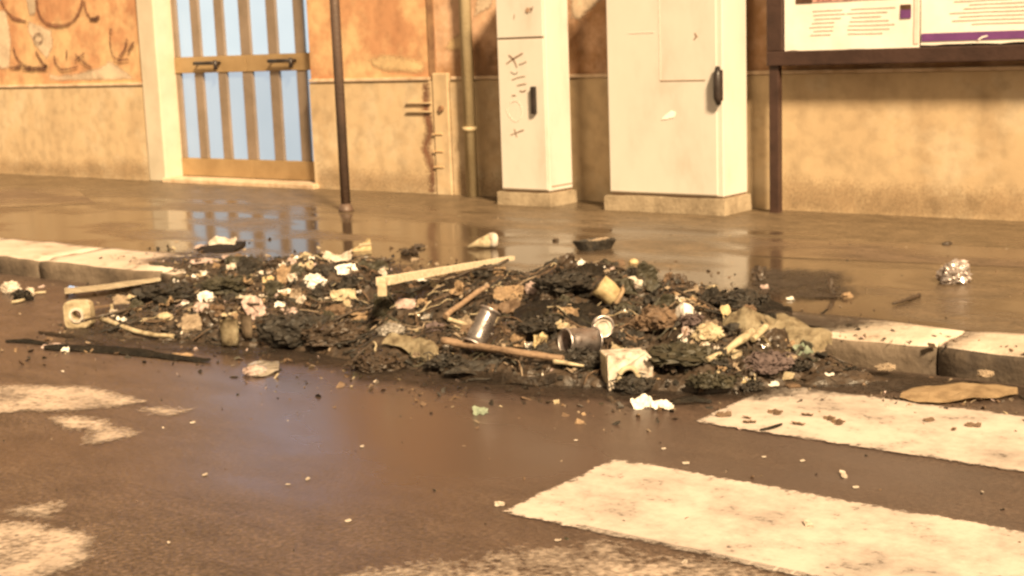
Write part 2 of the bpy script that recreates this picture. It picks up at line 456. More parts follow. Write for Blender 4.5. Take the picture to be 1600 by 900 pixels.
crossing = tag(empty('zebra_crossing', (-1.5, 3, 0)), 'worn white zebra crossing stripes painted on the road', kind='structure')
def inside_dist(p, poly):
    """signed distance to an outline in plan, positive inside"""
    d = 1e9; c = False
    for a, b in zip(poly, poly[1:] + poly[:1]):
        ex, ey = b[0] - a[0], b[1] - a[1]
        t = max(0, min(1, ((p[0] - a[0]) * ex + (p[1] - a[1]) * ey) / (ex * ex + ey * ey + 1e-12)))
        d = min(d, math.hypot(p[0] - a[0] - ex * t, p[1] - a[1] - ey * t))
        if (a[1] > p[1]) != (b[1] > p[1]) and p[0] < ex * (p[1] - a[1]) / (b[1] - a[1]) + a[0]: c = not c
    return d if c else -d
def film(name, poly, zf, m, fade, margin, cell, full=.6, keep=None):
    """a thin sheet over an outline; the point attribute 'cover' fades across its edge"""
    x0 = min(p[0] for p in poly) - margin; x1 = max(p[0] for p in poly) + margin
    y0 = min(p[1] for p in poly) - margin; y1 = max(p[1] for p in poly) + margin
    nx, ny = max(2, int((x1 - x0) / cell)), max(2, int((y1 - y0) / cell))
    bm = bmesh.new(); lay = bm.verts.layers.float.new('cover'); g = []
    for i in range(nx + 1):
        row = []
        for j in range(ny + 1):
            x = x0 + (x1 - x0) * i / nx; y = y0 + (y1 - y0) * j / ny
            v = bm.verts.new((x, y, zf(x, y)))
            k = inside_dist((x, y), poly) / fade
            v[lay] = max(-.8, min(full, k * .5))
            row.append(v)
        g.append(row)
    for i in range(nx):
        for j in range(ny):
            q = (g[i][j], g[i + 1][j], g[i + 1][j + 1], g[i][j + 1])
            if max(v[lay] for v in q) > -.75 and (keep is None or all(keep(v.co) for v in q)): bm.faces.new(q)
    bmesh.ops.delete(bm, geom=[v for v in bm.verts if not v.link_faces], context='VERTS')
    return obj(name, bm, m)
def on_crossing(o):
    o.parent = crossing; o.matrix_parent_inverse = Matrix.Translation((1.5, -3, 0))
def stripe(x0, x1, y0, y1, m, fade=.02, full=.24):
    on_crossing(film('crossing_stripe', [(x0, y0), (x1, y0), (x1, y1), (x0, y1)], lambda x, y: .004, m, fade, .02, .02, full))
stripe(-2.045, 2.2, 3.505, 4.02, M['stripe'])
stripe(-2.035, 2.2, 2.562, 3.062, M['stripe'])
on_crossing(film('worn_paint_patch', [(-2.001, 2.075, 0.000), (-1.870, 2.241, 0.000), (-1.665, 2.462, 0.000), (-1.388, 2.484, 0.000), (-1.165, 2.387, 0.000), (-1.871, 1.935, 0.000)], lambda x, y: .004, M['stripe_old'], .12, .1, .02, -.12))
for pts in ([(-4.492, 2.616, 0.000), (-4.241, 2.757, 0.000), (-4.016, 2.831, 0.000), (-3.745, 2.796, 0.000), (-3.855, 2.639, 0.000), (-4.009, 2.551, 0.000), (-4.087, 2.369, 0.000)],
            [(-3.798, 2.527, 0.000), (-3.661, 2.571, 0.000), (-3.454, 2.523, 0.000), (-3.472, 2.433, 0.000), (-3.619, 2.493, 0.000)],
            [(-3.123, 1.816, 0.000), (-2.963, 1.854, 0.000), (-2.819, 1.880, 0.000), (-2.666, 1.806, 0.000), (-2.640, 1.671, 0.000), (-2.771, 1.566, 0.000)],
            [(-3.093, 1.919, 0.000), (-3.057, 1.982, 0.000), (-2.999, 1.937, 0.000)], [(-3.640, 2.753, 0.000), (-3.524, 2.801, 0.000), (-3.515, 2.734, 0.000)]):
    on_crossing(film('worn_paint_patch', pts, lambda x, y: .004, M['stripe_old'], .06, .1, .02, .05))
# old repair patches in the pavement tarmac
def tarmac_patch(pts):
    bm = bmesh.new()
    vs = [bm.verts.new((p[0] + .01 * noise.noise(Vector(p) * 7), p[1] + .01 * noise.noise(Vector(p) * 9), PZ + .0015)) for p in smooth_path(pts + [pts[0]], 1)[:-1]]
    f = bm.faces.new(vs)
    if f.normal.z < 0: f.normal_flip()
    bm.normal_update()
    tag(obj('tarmac_patch', bm, M['patch']), 'darker repair patch in the pavement tarmac', kind='structure')
M['patch'] = wet_ground('patch_asphalt', (.10, .07, .05), (.07, .048, .034), .42, .56, 1.0, .4, .12, .5, 1.3)
tarmac_patch([(-9.419, 5.335, 0.100), (-11.451, 6.511, 0.100), (-9.651, 6.780, 0.100), (-8.532, 6.155, 0.100)])
tarmac_patch([(-3.115, 5.861, 0.100), (-3.399, 6.396, 0.100), (-2.610, 6.537, 0.100), (-1.642, 6.563, 0.100), (-1.522, 6.096, 0.100)])

# ------------------------------------------------------------------ the building
bld = tag(empty('apartment_building', (-6, YW, PZ)), 'street front of orange plaster above a sand coloured dado with a lit glass door', 'building')
def world_offset(q):
    w = Vector((0, 0, 0))
    while q:
        if q.type == 'MESH': return w      # mesh parts are built where they stand
        w += q.location; q = q.parent
    return w
def part(name, bm, m, parent=bld, bevel=0.0, smooth=False, label=None):
    o = obj(name, bm, m, None, smooth, bevel=bevel)
    o.parent = parent
    o.matrix_parent_inverse = Matrix.Translation(-world_offset(parent))
    if label: o['label'] = label
    return o
def holder(name, loc, parent=bld):
    """an empty part that carries sub-parts"""
    return empty(name, Vector(loc) - world_offset(parent), 0, parent)

XL, XR, XJ = -40.0, 25.0, -6.47     # far ends, and the joint between the two facades
DX0, DX1 = -9.40, -7.68             # the doorway
WT = 7.0                            # height of the facade built
DZ = .905                           # dado top
DTOP = 3.0                          # doorway top
part('upper_wall', bx((XL, YW + .02, DZ), (-9.62, YW + .4, WT)), M['orange'], label='orange plaster with graffiti, left of the door')
part('upper_wall', bx((DX1, YW + .02, DZ), (XJ, YW + .4, WT)), M['orange'], label='orange plaster right of the door')
part('upper_wall', bx((-9.62, YW + .02, DTOP + .2), (DX1, YW + .4, WT)), M['orange'])
part('upper_wall', bx((XJ + .02, YW + .02, DZ), (XR, YW + .4, WT)), M['ochre'], label='flaking ochre plaster behind the cabinets')
part('dado', bx((XL, YW, 0), (-9.62, YW + .4, DZ - .012)), M['dado'])
part('dado', bx((DX1, YW, 0), (XJ, YW + .4, DZ - .012)), M['dado'])
part('dado', bx((XJ + .16, YW, 0), (XR, YW + .4, DZ - .012)), M['dado'])
for a, b in ((XL, -9.63), (DX1 + .01, XJ - .02), (XJ + .18, XR)):
    part('dado_ledge', bx((a, YW - .012, DZ - .009), (b, YW + .05, DZ + .014)), M['ledge'], bevel=.004)
# pilaster strip at the joint, pale below, dark seam above
part('corner_strip', bx((XJ + .012, YW - .012, 0), (XJ + .15, YW + .3, DZ + .04)), M['dado'], bevel=.008)
part('wall_seam', bx((XJ - .025, YW + .008, DZ + .02), (XJ + .03, YW + .3, WT - .1)), M['stain'])
STAIN = [(XJ - .05, .86), (XJ - .06, .70), (XJ - .03, .55), (XJ - .09, .42), (XJ - .06, .36), (XJ - .03, .28), (XJ - .035, .11)]
for z in (.52, .40, .29):
    part('strip_clip', bx((XJ + .0, YW - .02, z), (XJ + .09, YW - .013, z + .008)), M['bare_faint'])
part('wall_hook', bx((XJ - .24, YW - .02, .735), (XJ - .01, YW - .004, .745)), M['dado'])
part('wall_hook', bx((XJ - .24, YW - .02, .675), (XJ - .01, YW - .004, .686)), M['dado'])
part('cable_hole', tube(bmesh.new(), [(XJ + .09, YW - .03, .70), (XJ + .09, YW - .013, .70)], .022), M['stain'])
dp = part('drainpipe', tube(bmesh.new(), [(-6.10, YW - .055, .10), (-6.10, YW - .055, 5.5)], .042, 16), M['pipe'])
for z in (.55, 1.55, 2.6):
    part('pipe_bracket', tube(bmesh.new(), [(-6.10, YW - .055, z), (-6.10, YW - .055, z + .03)], .050, 16), M['pipe'], dp)
# bare plaster where the paint fell off
def wall_film(name, dist, bb, m, fade, full, y, cell, label=None):
    """paint or bare plaster on the wall; 'cover' fades over the edge, noise breaks it up"""
    x0, x1, z0, z1 = bb
    nx, nz = max(2, int((x1 - x0) / cell)), max(2, int((z1 - z0) / cell))
    bm = bmesh.new(); lay = bm.verts.layers.float.new('cover'); g = []
    for i in range(nx + 1):
        row = []
        for k in range(nz + 1):
            x = x0 + (x1 - x0) * i / nx; z = z0 + (z1 - z0) * k / nz
            v = bm.verts.new((x, y, z)); v[lay] = max(-.8, min(full, dist((x, z)) / fade * .5))
            row.append(v)
        g.append(row)
    for i in range(nx):
        for k in range(nz):
            q = (g[i][k], g[i + 1][k], g[i + 1][k + 1], g[i][k + 1])
            if max(v[lay] for v in q) > -.7: bm.faces.new(q)
    bmesh.ops.delete(bm, geom=[v for v in bm.verts if not v.link_faces], context='VERTS')
    return part(name, bm, m, label=label)
film_n = [0]
def patch(pts, m, y, name='bare_patch', amp=0, seed=0, fade=.035, full=.62):
    poly = [(p[0], p[2]) for p in pts]; mg = .08
    film_n[0] += 1
    bb = (min(p[0] for p in poly) - mg, max(p[0] for p in poly) + mg, max(DZ + .02, min(p[1] for p in poly) - mg), max(p[1] for p in poly) + mg)
    return wall_film(name, lambda p: inside_dist(p, poly), bb, m, fade, full, y - .002 - .0006 * film_n[0], .02)
YU = YW + .02
patch([(-10.986, 7.520, 1.031), (-10.818, 7.520, 1.006), (-10.536, 7.520, 1.024), (-10.258, 7.520, 1.063), (-10.073, 7.520, 1.124), (-9.869, 7.520, 1.023), (-9.718, 7.520, 0.936), (-10.277, 7.520, 0.932), (-10.971, 7.520, 0.941)], M['bare_film'], YU, seed=1)
patch([(-11.222, 7.520, 1.500), (-11.036, 7.520, 1.448), (-10.871, 7.520, 1.403), (-10.859, 7.520, 1.236), (-10.990, 7.520, 1.127), (-11.161, 7.520, 1.272), (-11.240, 7.520, 1.388)], M['bare_film'], YU, seed=2)
patch([(-11.906, 7.520, 1.643), (-11.524, 7.520, 1.597), (-11.487, 7.520, 1.339), (-11.553, 7.520, 1.064), (-12.011, 7.520, 1.049)], M['bare_film'], YU, seed=3)
patch([(-11.225, 7.520, 1.725), (-11.053, 7.520, 1.705), (-11.063, 7.520, 1.522), (-11.201, 7.520, 1.511)], M['bare_film'], YU, seed=4)
patch([(-7.097, 7.520, 1.058), (-6.907, 7.520, 1.099), (-6.665, 7.520, 1.057), (-6.536, 7.520, 1.032), (-6.529, 7.520, 0.943), (-6.917, 7.520, 0.954), (-7.038, 7.520, 1.002)], M['faint_film'], YU, seed=5)
patch([(-6.101, 7.520, 1.293), (-6.052, 7.520, 1.477), (-5.899, 7.520, 1.470), (-5.915, 7.520, 1.370)], M['bare_film'], YU, seed=6)
patch([(-5.291, 7.520, 1.270), (-5.285, 7.520, 1.439), (-5.010, 7.520, 1.425), (-5.020, 7.520, 1.386), (-5.207, 7.520, 1.242)], M['bare_film'], YU, seed=7)
patch([(-6.367, 7.520, 1.103), (-6.305, 7.520, 1.179), (-6.178, 7.520, 1.218), (-6.174, 7.520, 1.089)], M['faint_film'], YU, seed=8)
patch([(-7.214, 7.520, 1.381), (-7.162, 7.520, 1.388), (-7.164, 7.520, 1.356)], M['bare_film'], YU, amp=.004, seed=9)
patch([(-6.998, 7.520, 1.300), (-6.942, 7.520, 1.307), (-6.957, 7.520, 1.272)], M['bare_film'], YU, amp=.004, seed=10)
patch([(-7.449, 7.520, 1.363), (-7.383, 7.520, 1.369), (-7.401, 7.520, 1.306)], M['bare_film'], YU, amp=.004, seed=11)
def line_dist(pl, width):
    def dist(p):
        d = 1e9
        for a, b in zip(pl, pl[1:]):
            ex, ey = b[0] - a[0], b[1] - a[1]
            t = max(0, min(1, ((p[0] - a[0]) * ex + (p[1] - a[1]) * ey) / (ex * ex + ey * ey + 1e-12)))
            d = min(d, math.hypot(p[0] - a[0] - ex * t, p[1] - a[1] - ey * t))
        return width / 2 - d
    return dist
wall_film('rust_stain', line_dist(STAIN, .10), (XJ - .22, XJ - .002, .11, .88), M['spray_thin'], .06, .5, YW - .003, .015)
for gx0, gx1 in ((-12.5, -9.66), (DX1 + .03, XJ - .03), (XJ + .2, -5.7), (-3.8, .5)):
    gp = [(gx0, .10), (gx1, .10), (gx1, .24), ((gx0 + gx1) / 2, .20), (gx0, .26)]
    wall_film('splash_stain', lambda p: inside_dist(p, gp), (gx0, gx1, .102, .5), M['grime_film'], .14, .15, YW - .0025, .03)
# graffiti sprayed on the left wall
def spray(strokes, width, m, y=YU, name='graffiti', label=None):
    for st in strokes:
        pl = [(p.x, p.y) for p in smooth_path([(q[0], q[2], 0) for q in st], 5)]
        dist = line_dist(pl, width)
        film_n[0] += 1; mg = width + .03
        bb = (min(p[0] for p in pl) - mg, max(p[0] for p in pl) + mg, max(DZ + .02, min(p[1] for p in pl) - mg), max(p[1] for p in pl) + mg)
        wall_film(name, dist, bb, m, width * .5, .85, y - .004 - .0006 * film_n[0], .011, label)
spray([[(-11.592, 7.520, 1.675), (-11.525, 7.520, 1.592), (-11.417, 7.520, 1.519), (-11.244, 7.520, 1.484)],
       [(-11.041, 7.520, 1.660), (-11.038, 7.520, 1.560), (-10.956, 7.520, 1.468), (-10.801, 7.520, 1.429), (-10.623, 7.520, 1.433), (-10.486, 7.520, 1.493), (-10.398, 7.520, 1.598), (-10.377, 7.520, 1.683)],
       [(-10.361, 7.520, 1.607), (-10.337, 7.520, 1.520), (-10.265, 7.520, 1.463), (-10.173, 7.520, 1.481)]], .045, M['spray_thin'], label='large round looping outlines in brown spray')
spray([[(-10.291, 7.520, 1.464), (-10.202, 7.520, 1.466)], [(-11.461, 7.520, 1.252), (-11.417, 7.520, 1.154), (-11.290, 7.520, 1.082), (-11.038, 7.520, 1.066)], [(-11.343, 7.520, 1.060), (-11.002, 7.520, 1.054)], [(-11.551, 7.520, 1.076), (-11.369, 7.520, 1.084)], [(-11.114, 7.520, 1.203), (-11.049, 7.520, 1.123), (-10.998, 7.520, 1.077)]], .05, M['spray_film'], label='dark scrawl at the bottom left')
spray([[(-11.133, 7.520, 1.328), (-11.098, 7.520, 1.361), (-11.030, 7.520, 1.364), (-10.996, 7.520, 1.335), (-11.022, 7.520, 1.297), (-11.081, 7.520, 1.287), (-11.126, 7.520, 1.311)]], .028, M['spray_film'], label='small dark ring')
spray([[(-10.851, 7.520, 1.163), (-10.841, 7.520, 1.107), (-10.774, 7.520, 1.050), (-10.680, 7.520, 1.049), (-10.530, 7.520, 1.068)], [(-10.656, 7.520, 1.214), (-10.675, 7.520, 1.148)], [(-10.533, 7.520, 1.167), (-10.467, 7.520, 1.122), (-10.332, 7.520, 1.053)], [(-10.413, 7.520, 1.181), (-10.500, 7.520, 1.144), (-10.550, 7.520, 1.118)]], .035, M['spray_film'], label='dark letters like LUK')
spray([[(-10.022, 7.520, 1.368), (-10.006, 7.520, 1.357)], [(-10.025, 7.520, 1.347), (-10.039, 7.520, 1.241), (-10.016, 7.520, 1.155), (-9.952, 7.520, 1.116), (-9.815, 7.520, 1.113)], [(-9.931, 7.520, 1.142), (-9.855, 7.520, 1.193), (-9.810, 7.520, 1.277)], [(-9.806, 7.520, 1.181), (-9.720, 7.520, 1.253)]], .035, M['spray_film'], label='dark tag beside the door jamb')

# doorway: surround, reveal, step and the two-leaf door
YD = YW + .18
part('door_surround', bx((-9.618, YW - .03, .098), (DX0, YW + .42, DTOP)), M['jamb'], bevel=.012)
part('door_surround', bx((-9.618, YW - .03, DTOP + .003), (DX1 - .003, YW + .42, DTOP + .19)), M['jamb'], bevel=.012)
part('door_step', bx((DX0 - .02, YW - .06, .09), (DX1 + .04, YD - .05, .135)), M['ledge'], bevel=.01)
part('hall_back', bx((DX0 - .2, YD + .30, 0), (DX1 + .2, YD + .34, DTOP)), M['brown_bar'])
door = holder('entrance_door', (DX0, YD, .135))
door['label'] = 'two-leaf door of bronze bars and frosted panes glowing pale blue'
ED = .135
Z0, Z1, Z2, Z3 = .285, .985, 1.115, 2.25      # bottom rail top, mid rail, door head
def d_box(name, x0, x1, z0, z1, y0, y1, m, bevel=.003):
    return part(name, bx((x0, y0, z0), (x1, y1, z1)), m, door, bevel)
# bar centres measured on the door plane
pane_x = [(-9.345, -9.165), (-9.065, -8.875), (-8.775, -8.585), (-8.470, -8.270), (-8.165, -7.970), (-7.870, -7.740)]
edges = [DX0] + [v for p in pane_x for v in p] + [DX1]
for i in range(0, len(edges), 2):
    a, b = edges[i], edges[i + 1]
    d_box('door_bar', a + .001, b - .001, Z0 + .001, Z1 - .001, YD - .028, YD + .03, M['brown_bar'])
    d_box('door_bar', a + .001, b - .001, Z2 + .001, Z3 - .001, YD - .028, YD + .03, M['brown_bar'])
for a, b in ((DX0 + .002, -8.530), (-8.526, DX1 - .002)):
    d_box('bottom_rail', a, b, ED, Z0, YD - .034, YD + .03, M['brass'])
    d_box('middle_rail', a, b, Z1, Z2, YD - .036, YD + .03, M['brass'])
    d_box('top_rail', a, b, Z3, Z3 + .10, YD - .034, YD + .03, M['brass'])
for a, b in pane_x:
    d_box('pane', a + .001, b - .001, Z0 + .001, Z1 - .001, YD - .004, YD + .006, M['pane_low'], 0)
    d_box('pane', a + .001, b - .001, Z2 + .001, Z3 - .001, YD - .004, YD + .006, M['pane_high'], 0)
for a, b in ((DX0 + .03, -8.58), (-8.54, DX1 - .03)):
    d_box('fanlight_pane', a, b, Z3 + .13, DTOP - .04, YD - .004, YD + .006, M['pane_fan'], 0)
d_box('fanlight_frame', DX0 + .002, DX1 - .002, Z3 + .102, Z3 + .128, YD - .03, YD + .03, M['brass'])
d_box('fanlight_frame', DX0 + .002, DX1 - .002, DTOP - .038, DTOP - .002, YD - .03, YD + .03, M['brass'])
d_box('fanlight_frame', -8.578, -8.542, Z3 + .13, DTOP - .04, YD - .03, YD + .03, M['brass'])
for x0, x1 in (((-9.089, 7.660, 1.211)[0], (-8.832, 7.660, 1.204)[0]), ((-8.213, 7.660, 1.206)[0], (-7.965, 7.660, 1.199)[0])):
    bm = bmesh.new()
    zc = 1.062
    tube(bm, [(x0, YD - .085, zc), (x1, YD - .085, zc)], .015, 10)
    tube(bm, [(x1, YD - .085, zc + .02), (x1, YD - .085, zc - .055)], .016, 10)
    tube(bm, [(x1, YD - .09, zc), (x1, YD - .036, zc)], .013, 10)
    tube(bm, [(x0, YD - .085, zc), (x0, YD - .036, zc)], .010, 10)
    part('door_handle', bm, M['black'], door)

# ------------------------------------------------------------------ the two street cabinets
def cabinet(name, label, x0, x1, y0, y1, top, pz):
    root = tag(empty(name, ((x0 + x1) / 2, y0, PZ)), label, 'utility cabinet')
    def p(n, bm, m, parent=root, bevel=.0, label=None): return part(n, bm, m, parent, bevel, label=label)
    bm = bmesh.new()
    box(bm, (x0 - .02, y0 - .03, PZ - .05), (x1 + .02, y1 + .01, pz - .012))
    bmesh.ops.subdivide_edges(bm, edges=bm.edges, cuts=5, use_grid_fill=True)
    for v in bm.verts:
        v.co += noise.noise_vector(v.co * 9) * .009
    p('plinth', bm, M['concrete'])
    p('base_gap', bx((x0 + .012, y0 + .012, pz - .014), (x1 - .012, y1, pz + .001)), M['cab_line'])
    p('body', bx((x0, y0, pz), (x1, y1, top)), M['cab'], bevel=.006)
    p('roof', bx((x0 - .02, y0 - .03, top + .002), (x1 + .02, y1 + .02, top + .05)), M['cab'], bevel=.01)
    return root, p
YC = 7.18
# small cabinet
xs0, xs1 = -5.614, -5.229
cs, p = cabinet('utility_cabinet', 'narrow cream utility cabinet with scribbled marker tag on its door', xs0, xs1, YC, 7.43, 1.56, .195)
zs = (-5.431, 7.180, 1.159)[2]
d1 = p('door', bx((xs0 + .012, YC - .012, .205), (xs1 - .012, YC - .001, zs - .006)), M['cab'], bevel=.003)
d2 = p('upper_door', bx((xs0 + .012, YC - .012, zs + .006), (xs1 - .012, YC - .001, 1.545)), M['cab'], bevel=.003)
p('door_gap', bx((xs0 + .014, YC - .004, zs - .005), (xs1 - .014, YC - .0005, zs + .005)), M['cab_line'])
h0 = (-5.327, 7.160, 0.858); h1 = (-5.309, 7.160, 0.686)
hx = (h0[0] + h1[0]) / 2
p('handle', bx((hx - .017, YC - .04, h1[2]), (hx + .017, YC - .0125, h0[2])), M['black'], d1, .006)
p('lock', tube(bmesh.new(), [(xs1 - .12, YC - .018, 1.33), (xs1 - .12, YC - .012, 1.33)], .016, 12), M['cab_line'], d2)
p('side_groove', bx((xs1 - .0005, YC + .02, .222), (xs1 + .003, 7.42, .228)), M['cab_line'])
bm = bmesh.new()
for s in [[(-5.536, 7.168, 1.001), (-5.468, 7.168, 1.036), (-5.400, 7.168, 1.066)], [(-5.513, 7.168, 1.057), (-5.473, 7.168, 1.024), (-5.450, 7.168, 0.976)],
          [(-5.434, 7.168, 0.995), (-5.398, 7.168, 1.003), (-5.372, 7.168, 1.014)], [(-5.502, 7.168, 0.952), (-5.467, 7.168, 0.936), (-5.446, 7.168, 0.951)],
          [(-5.494, 7.168, 0.900), (-5.442, 7.168, 0.915), (-5.386, 7.168, 0.922)], [(-5.455, 7.168, 0.863), (-5.414, 7.168, 0.871), (-5.383, 7.168, 0.874)],
          [(-5.436, 7.168, 0.831), (-5.410, 7.168, 0.826), (-5.385, 7.168, 0.834)], [(-5.499, 7.168, 0.799), (-5.478, 7.168, 0.803), (-5.468, 7.168, 0.799)],
          [(-5.520, 7.168, 0.550), (-5.468, 7.168, 0.567), (-5.411, 7.168, 0.584)], [(-5.487, 7.168, 0.591), (-5.478, 7.168, 0.559), (-5.469, 7.168, 0.539)],
          [(-5.333, 7.168, 1.345), (-5.314, 7.168, 1.328)], [(-5.308, 7.168, 1.351), (-5.330, 7.168, 1.313)], [(-5.455, 7.168, 1.310), (-5.462, 7.168, 1.279)]]:
    bm = ribbon(bmesh.new(), [(q.x, q.y) for q in smooth_path([(a[0], a[2], 0) for a in s], 4)], .011, YC - .0125, .002)
    p('marker_stroke', bm, M['marker'], d2 if s[0][2] > 1.2 else d1)
bm = bmesh.new()
for s in [[(-5.516, 7.168, 0.758), (-5.544, 7.168, 0.710), (-5.515, 7.168, 0.661), (-5.475, 7.168, 0.636), (-5.433, 7.168, 0.661), (-5.425, 7.168, 0.726), (-5.459, 7.168, 0.766), (-5.516, 7.168, 0.758)]]:
    ribbon(bm, [(q.x, q.y) for q in smooth_path([(a[0], a[2], 0) for a in s], 4)], .006, YC - .0125, .002)
p('marker_ring', bm, M['print'], d1)
# large cabinet
xb0, xb1 = -4.775, -3.984
cb, p = cabinet('utility_cabinet', 'wide cream utility cabinet with long black handle beside the poster board', xb0, xb1, YC, 7.47, 1.62, .205)
d1 = p('door', bx((xb0 + .012, YC - .012, .215), (xb1 - .035, YC - .001, 1.60)), M['cab'], bevel=.003)
h0 = (-4.023, 7.160, 0.957); h1 = (-4.025, 7.160, 0.742)
bm = bmesh.new()
hx = h0[0] + .03
tube(bm, [(hx, YC - .035, h1[2]), (hx, YC - .045, h1[2] + .04), (hx, YC - .045, h0[2] - .05), (hx - .004, YC - .035, h0[2])], [.014, .025, .025, .012], 12)
box(bm, (hx - .018, YC - .035, h1[2] + .02), (hx + .018, YC - .0125, h0[2] - .02))
p('handle', bm, M['black'], d1)
a = (-4.392, 7.168, 0.881); b = (-4.091, 7.168, 0.878)
p('panel_line', bx((a[0], YC - .0145, a[2] - .004), (b[0], YC - .0125, a[2] + .002)), M['cab_line'], d1)
p('panel_line', bx((a[0] - .003, YC - .0145, a[2] + .004), (a[0] + .001, YC - .0125, 1.5)), M['print'], d1)
a = (-4.609, 7.168, 1.163); b = (-4.430, 7.168, 1.158)
p('panel_line', bx((a[0], YC - .0145, a[2] - .002), (b[0], YC - .0125, a[2] + .002)), M['print'], d1)
a = (-4.151, 7.168, 1.130)
bm = bmesh.new()
ribbon(bm, [(a[0] - .005, a[2] + .02), (a[0] + .008, a[2]), (a[0] - .012, a[2] - .018)], .014, YC - .0125, .002)
p('lock', bm, M['marker'], d1)
pts = [(-4.392, 7.168, 0.653), (-4.361, 7.168, 0.679), (-4.321, 7.168, 0.705), (-4.291, 7.168, 0.694), (-4.300, 7.168, 0.668), (-4.353, 7.168, 0.656)]
bm = bmesh.new()
fr = [bm.verts.new((q[0], YC - .016, q[2])) for q in pts]
bk = [bm.verts.new((q[0], YC - .0125, q[2])) for q in pts]
bm.faces.new(fr)
for i in range(len(fr)): bm.faces.new((fr[i], bk[i], bk[(i + 1) % len(fr)], fr[(i + 1) % len(fr)]))
bmesh.ops.recalc_face_normals(bm, faces=bm.faces)
p('sticker', bm, M['sticker'], d1)

# ------------------------------------------------------------------ poster board on legs against the wall
BX0, BX1, BY, BZ0, BZ1 = -3.80, -1.55, 7.36, .948, 2.3
board = tag(empty('notice_board', ((BX0 + BX1) / 2, BY, PZ)), 'dark maroon framed notice board with two white posters', 'notice board')
def bp(n, bm, m, parent=board, bevel=0.0, label=None): return part(n, bm, m, parent, bevel, label=label)
fz = .082
bp('frame', bx((BX0, BY, BZ0), (BX1, YW - .004, BZ0 + fz)), M['frame'], bevel=.006)
bp('frame', bx((BX0, BY, BZ1), (BX1, YW - .004, BZ1 + fz)), M['frame'], bevel=.006)
bp('frame', bx((BX0, BY + .001, BZ0 + fz + .001), (BX0 + .10, YW - .004, BZ1 - .001)), M['frame'], bevel=.006)
bp('frame', bx((BX1 - .1, BY + .001, BZ0 + fz + .001), (BX1, YW - .004, BZ1 - .001)), M['frame'], bevel=.006)
bp('back_panel', bx((BX0 + .101, BY + .03, BZ0 + fz + .001), (BX1 - .101, YW - .02, BZ1 - .001)), M['frame'])
for x in (BX0 + .005, BX1 - .05):
    bp('leg', bx((x, BY + .02, PZ - .05), (x + .06, BY + .07, BZ0 - .001)), M['frame'], bevel=.004)
def poster(x0, x1, z0, z1, seed):
    bm = bmesh.new()
    n, k = 14, 14
    f = [[bm.verts.new((x0 + (x1 - x0) * i / n, BY + .020 + .0025 * noise.noise(Vector((i * .5 + seed, j * .45, 0))), z0 + (z1 - z0) * j / k
                        + (.006 * noise.noise(Vector((i * .6, seed, 4))) if j == 0 else 0))) for j in range(k + 1)] for i in range(n + 1)]
    for i in range(n):
        for j in range(k):
            bm.faces.new((f[i][j], f[i + 1][j], f[i + 1][j + 1], f[i][j + 1]))
    bmesh.ops.recalc_face_normals(bm, faces=bm.faces)
    return bm
zA = (-3.291, 7.380, 1.030)[2]
xa0, xa1 = (-3.694, 7.380, 1.102)[0], (-2.902, 7.380, 1.077)[0]
pA = bp('poster', poster(xa0, xa1, zA, 2.1, 1), M['paper'], label='white poster of small print with a dark square at its right')
xb_0, xb_1 = xa1 + .006, xa1 + 1.0
zB = (-2.614, 7.380, 1.042)[2]
pB = bp('poster', poster(xb_0, xb_1, zB, 2.1, 7), M['paper'], label='white poster with a purple band along its foot')
YP = BY + .0165
def ink(n, x0, x1, z0, z1, m, parent):
    return bp(n, bx((x0, YP - .001, z0), (x1, YP, z1)), m, parent)
ink('poster_edge', xa1 - .03, xa1 - .004, zA + .02, 2.08, M['paper_pink'], pA)
a = (-3.622, 7.370, 1.291); b = (-3.524, 7.370, 1.287); c = (-2.943, 7.370, 1.280)
ink('header_block', a[0], b[0], a[2], a[2] + .25, M['print_dark'], pA)
ink('header_picture', b[0] + .002, c[0], a[2] + .003, a[2] + .25, M['print_grain'], pA)
a = (-3.009, 7.370, 1.186); b = (-2.950, 7.370, 1.257)
ink('dark_square', a[0], b[0], a[2], b[2] + .002, M['print_dark'], pA)
ink('dark_square', a[0], b[0] + .001, a[2] - .0, a[2] + .045, M['purple'], pA).location.y -= .001
rp = random.Random(5)
for i, zz in enumerate([a[2] + .06 - .022 * q for q in range(7)]):
    for (u, v) in ((.22, .48), (.5, .84)):
        if i > 4 and u > .3 and rp.random() < .5: continue
        uu = xa0 + (xa1 - xa0) * (u + rp.uniform(-.02, .02)); vv = xa0 + (xa1 - xa0) * (v + rp.uniform(-.12, 0))
        ink('text_line', uu, vv, zz, zz + .005, M['print'], pA)
for q in range(9):
    zz = zB + .10 + .02 * q
    uu = xb_0 + .18 + rp.uniform(-.05, .1); vv = uu + rp.uniform(.25, .55)
    ink('text_line', uu, vv, zz, zz + .005, M['print'], pB)
a = (-2.890, 7.370, 1.060); b = (-2.348, 7.370, 1.086)
ink('purple_band', a[0], xb_1 - .02, a[2], a[2] + .042, M['purple'], pB)
a = (-2.584, 7.370, 1.068)
bm = bmesh.new()
ribbon(bm, [(a[0], a[2] - .008), (a[0] + .022, a[2] + .006), (a[0] + .05, a[2] + .012)], .016, YP - .002, .002)
bp('white_tick', bm, M['sticker'], pB)

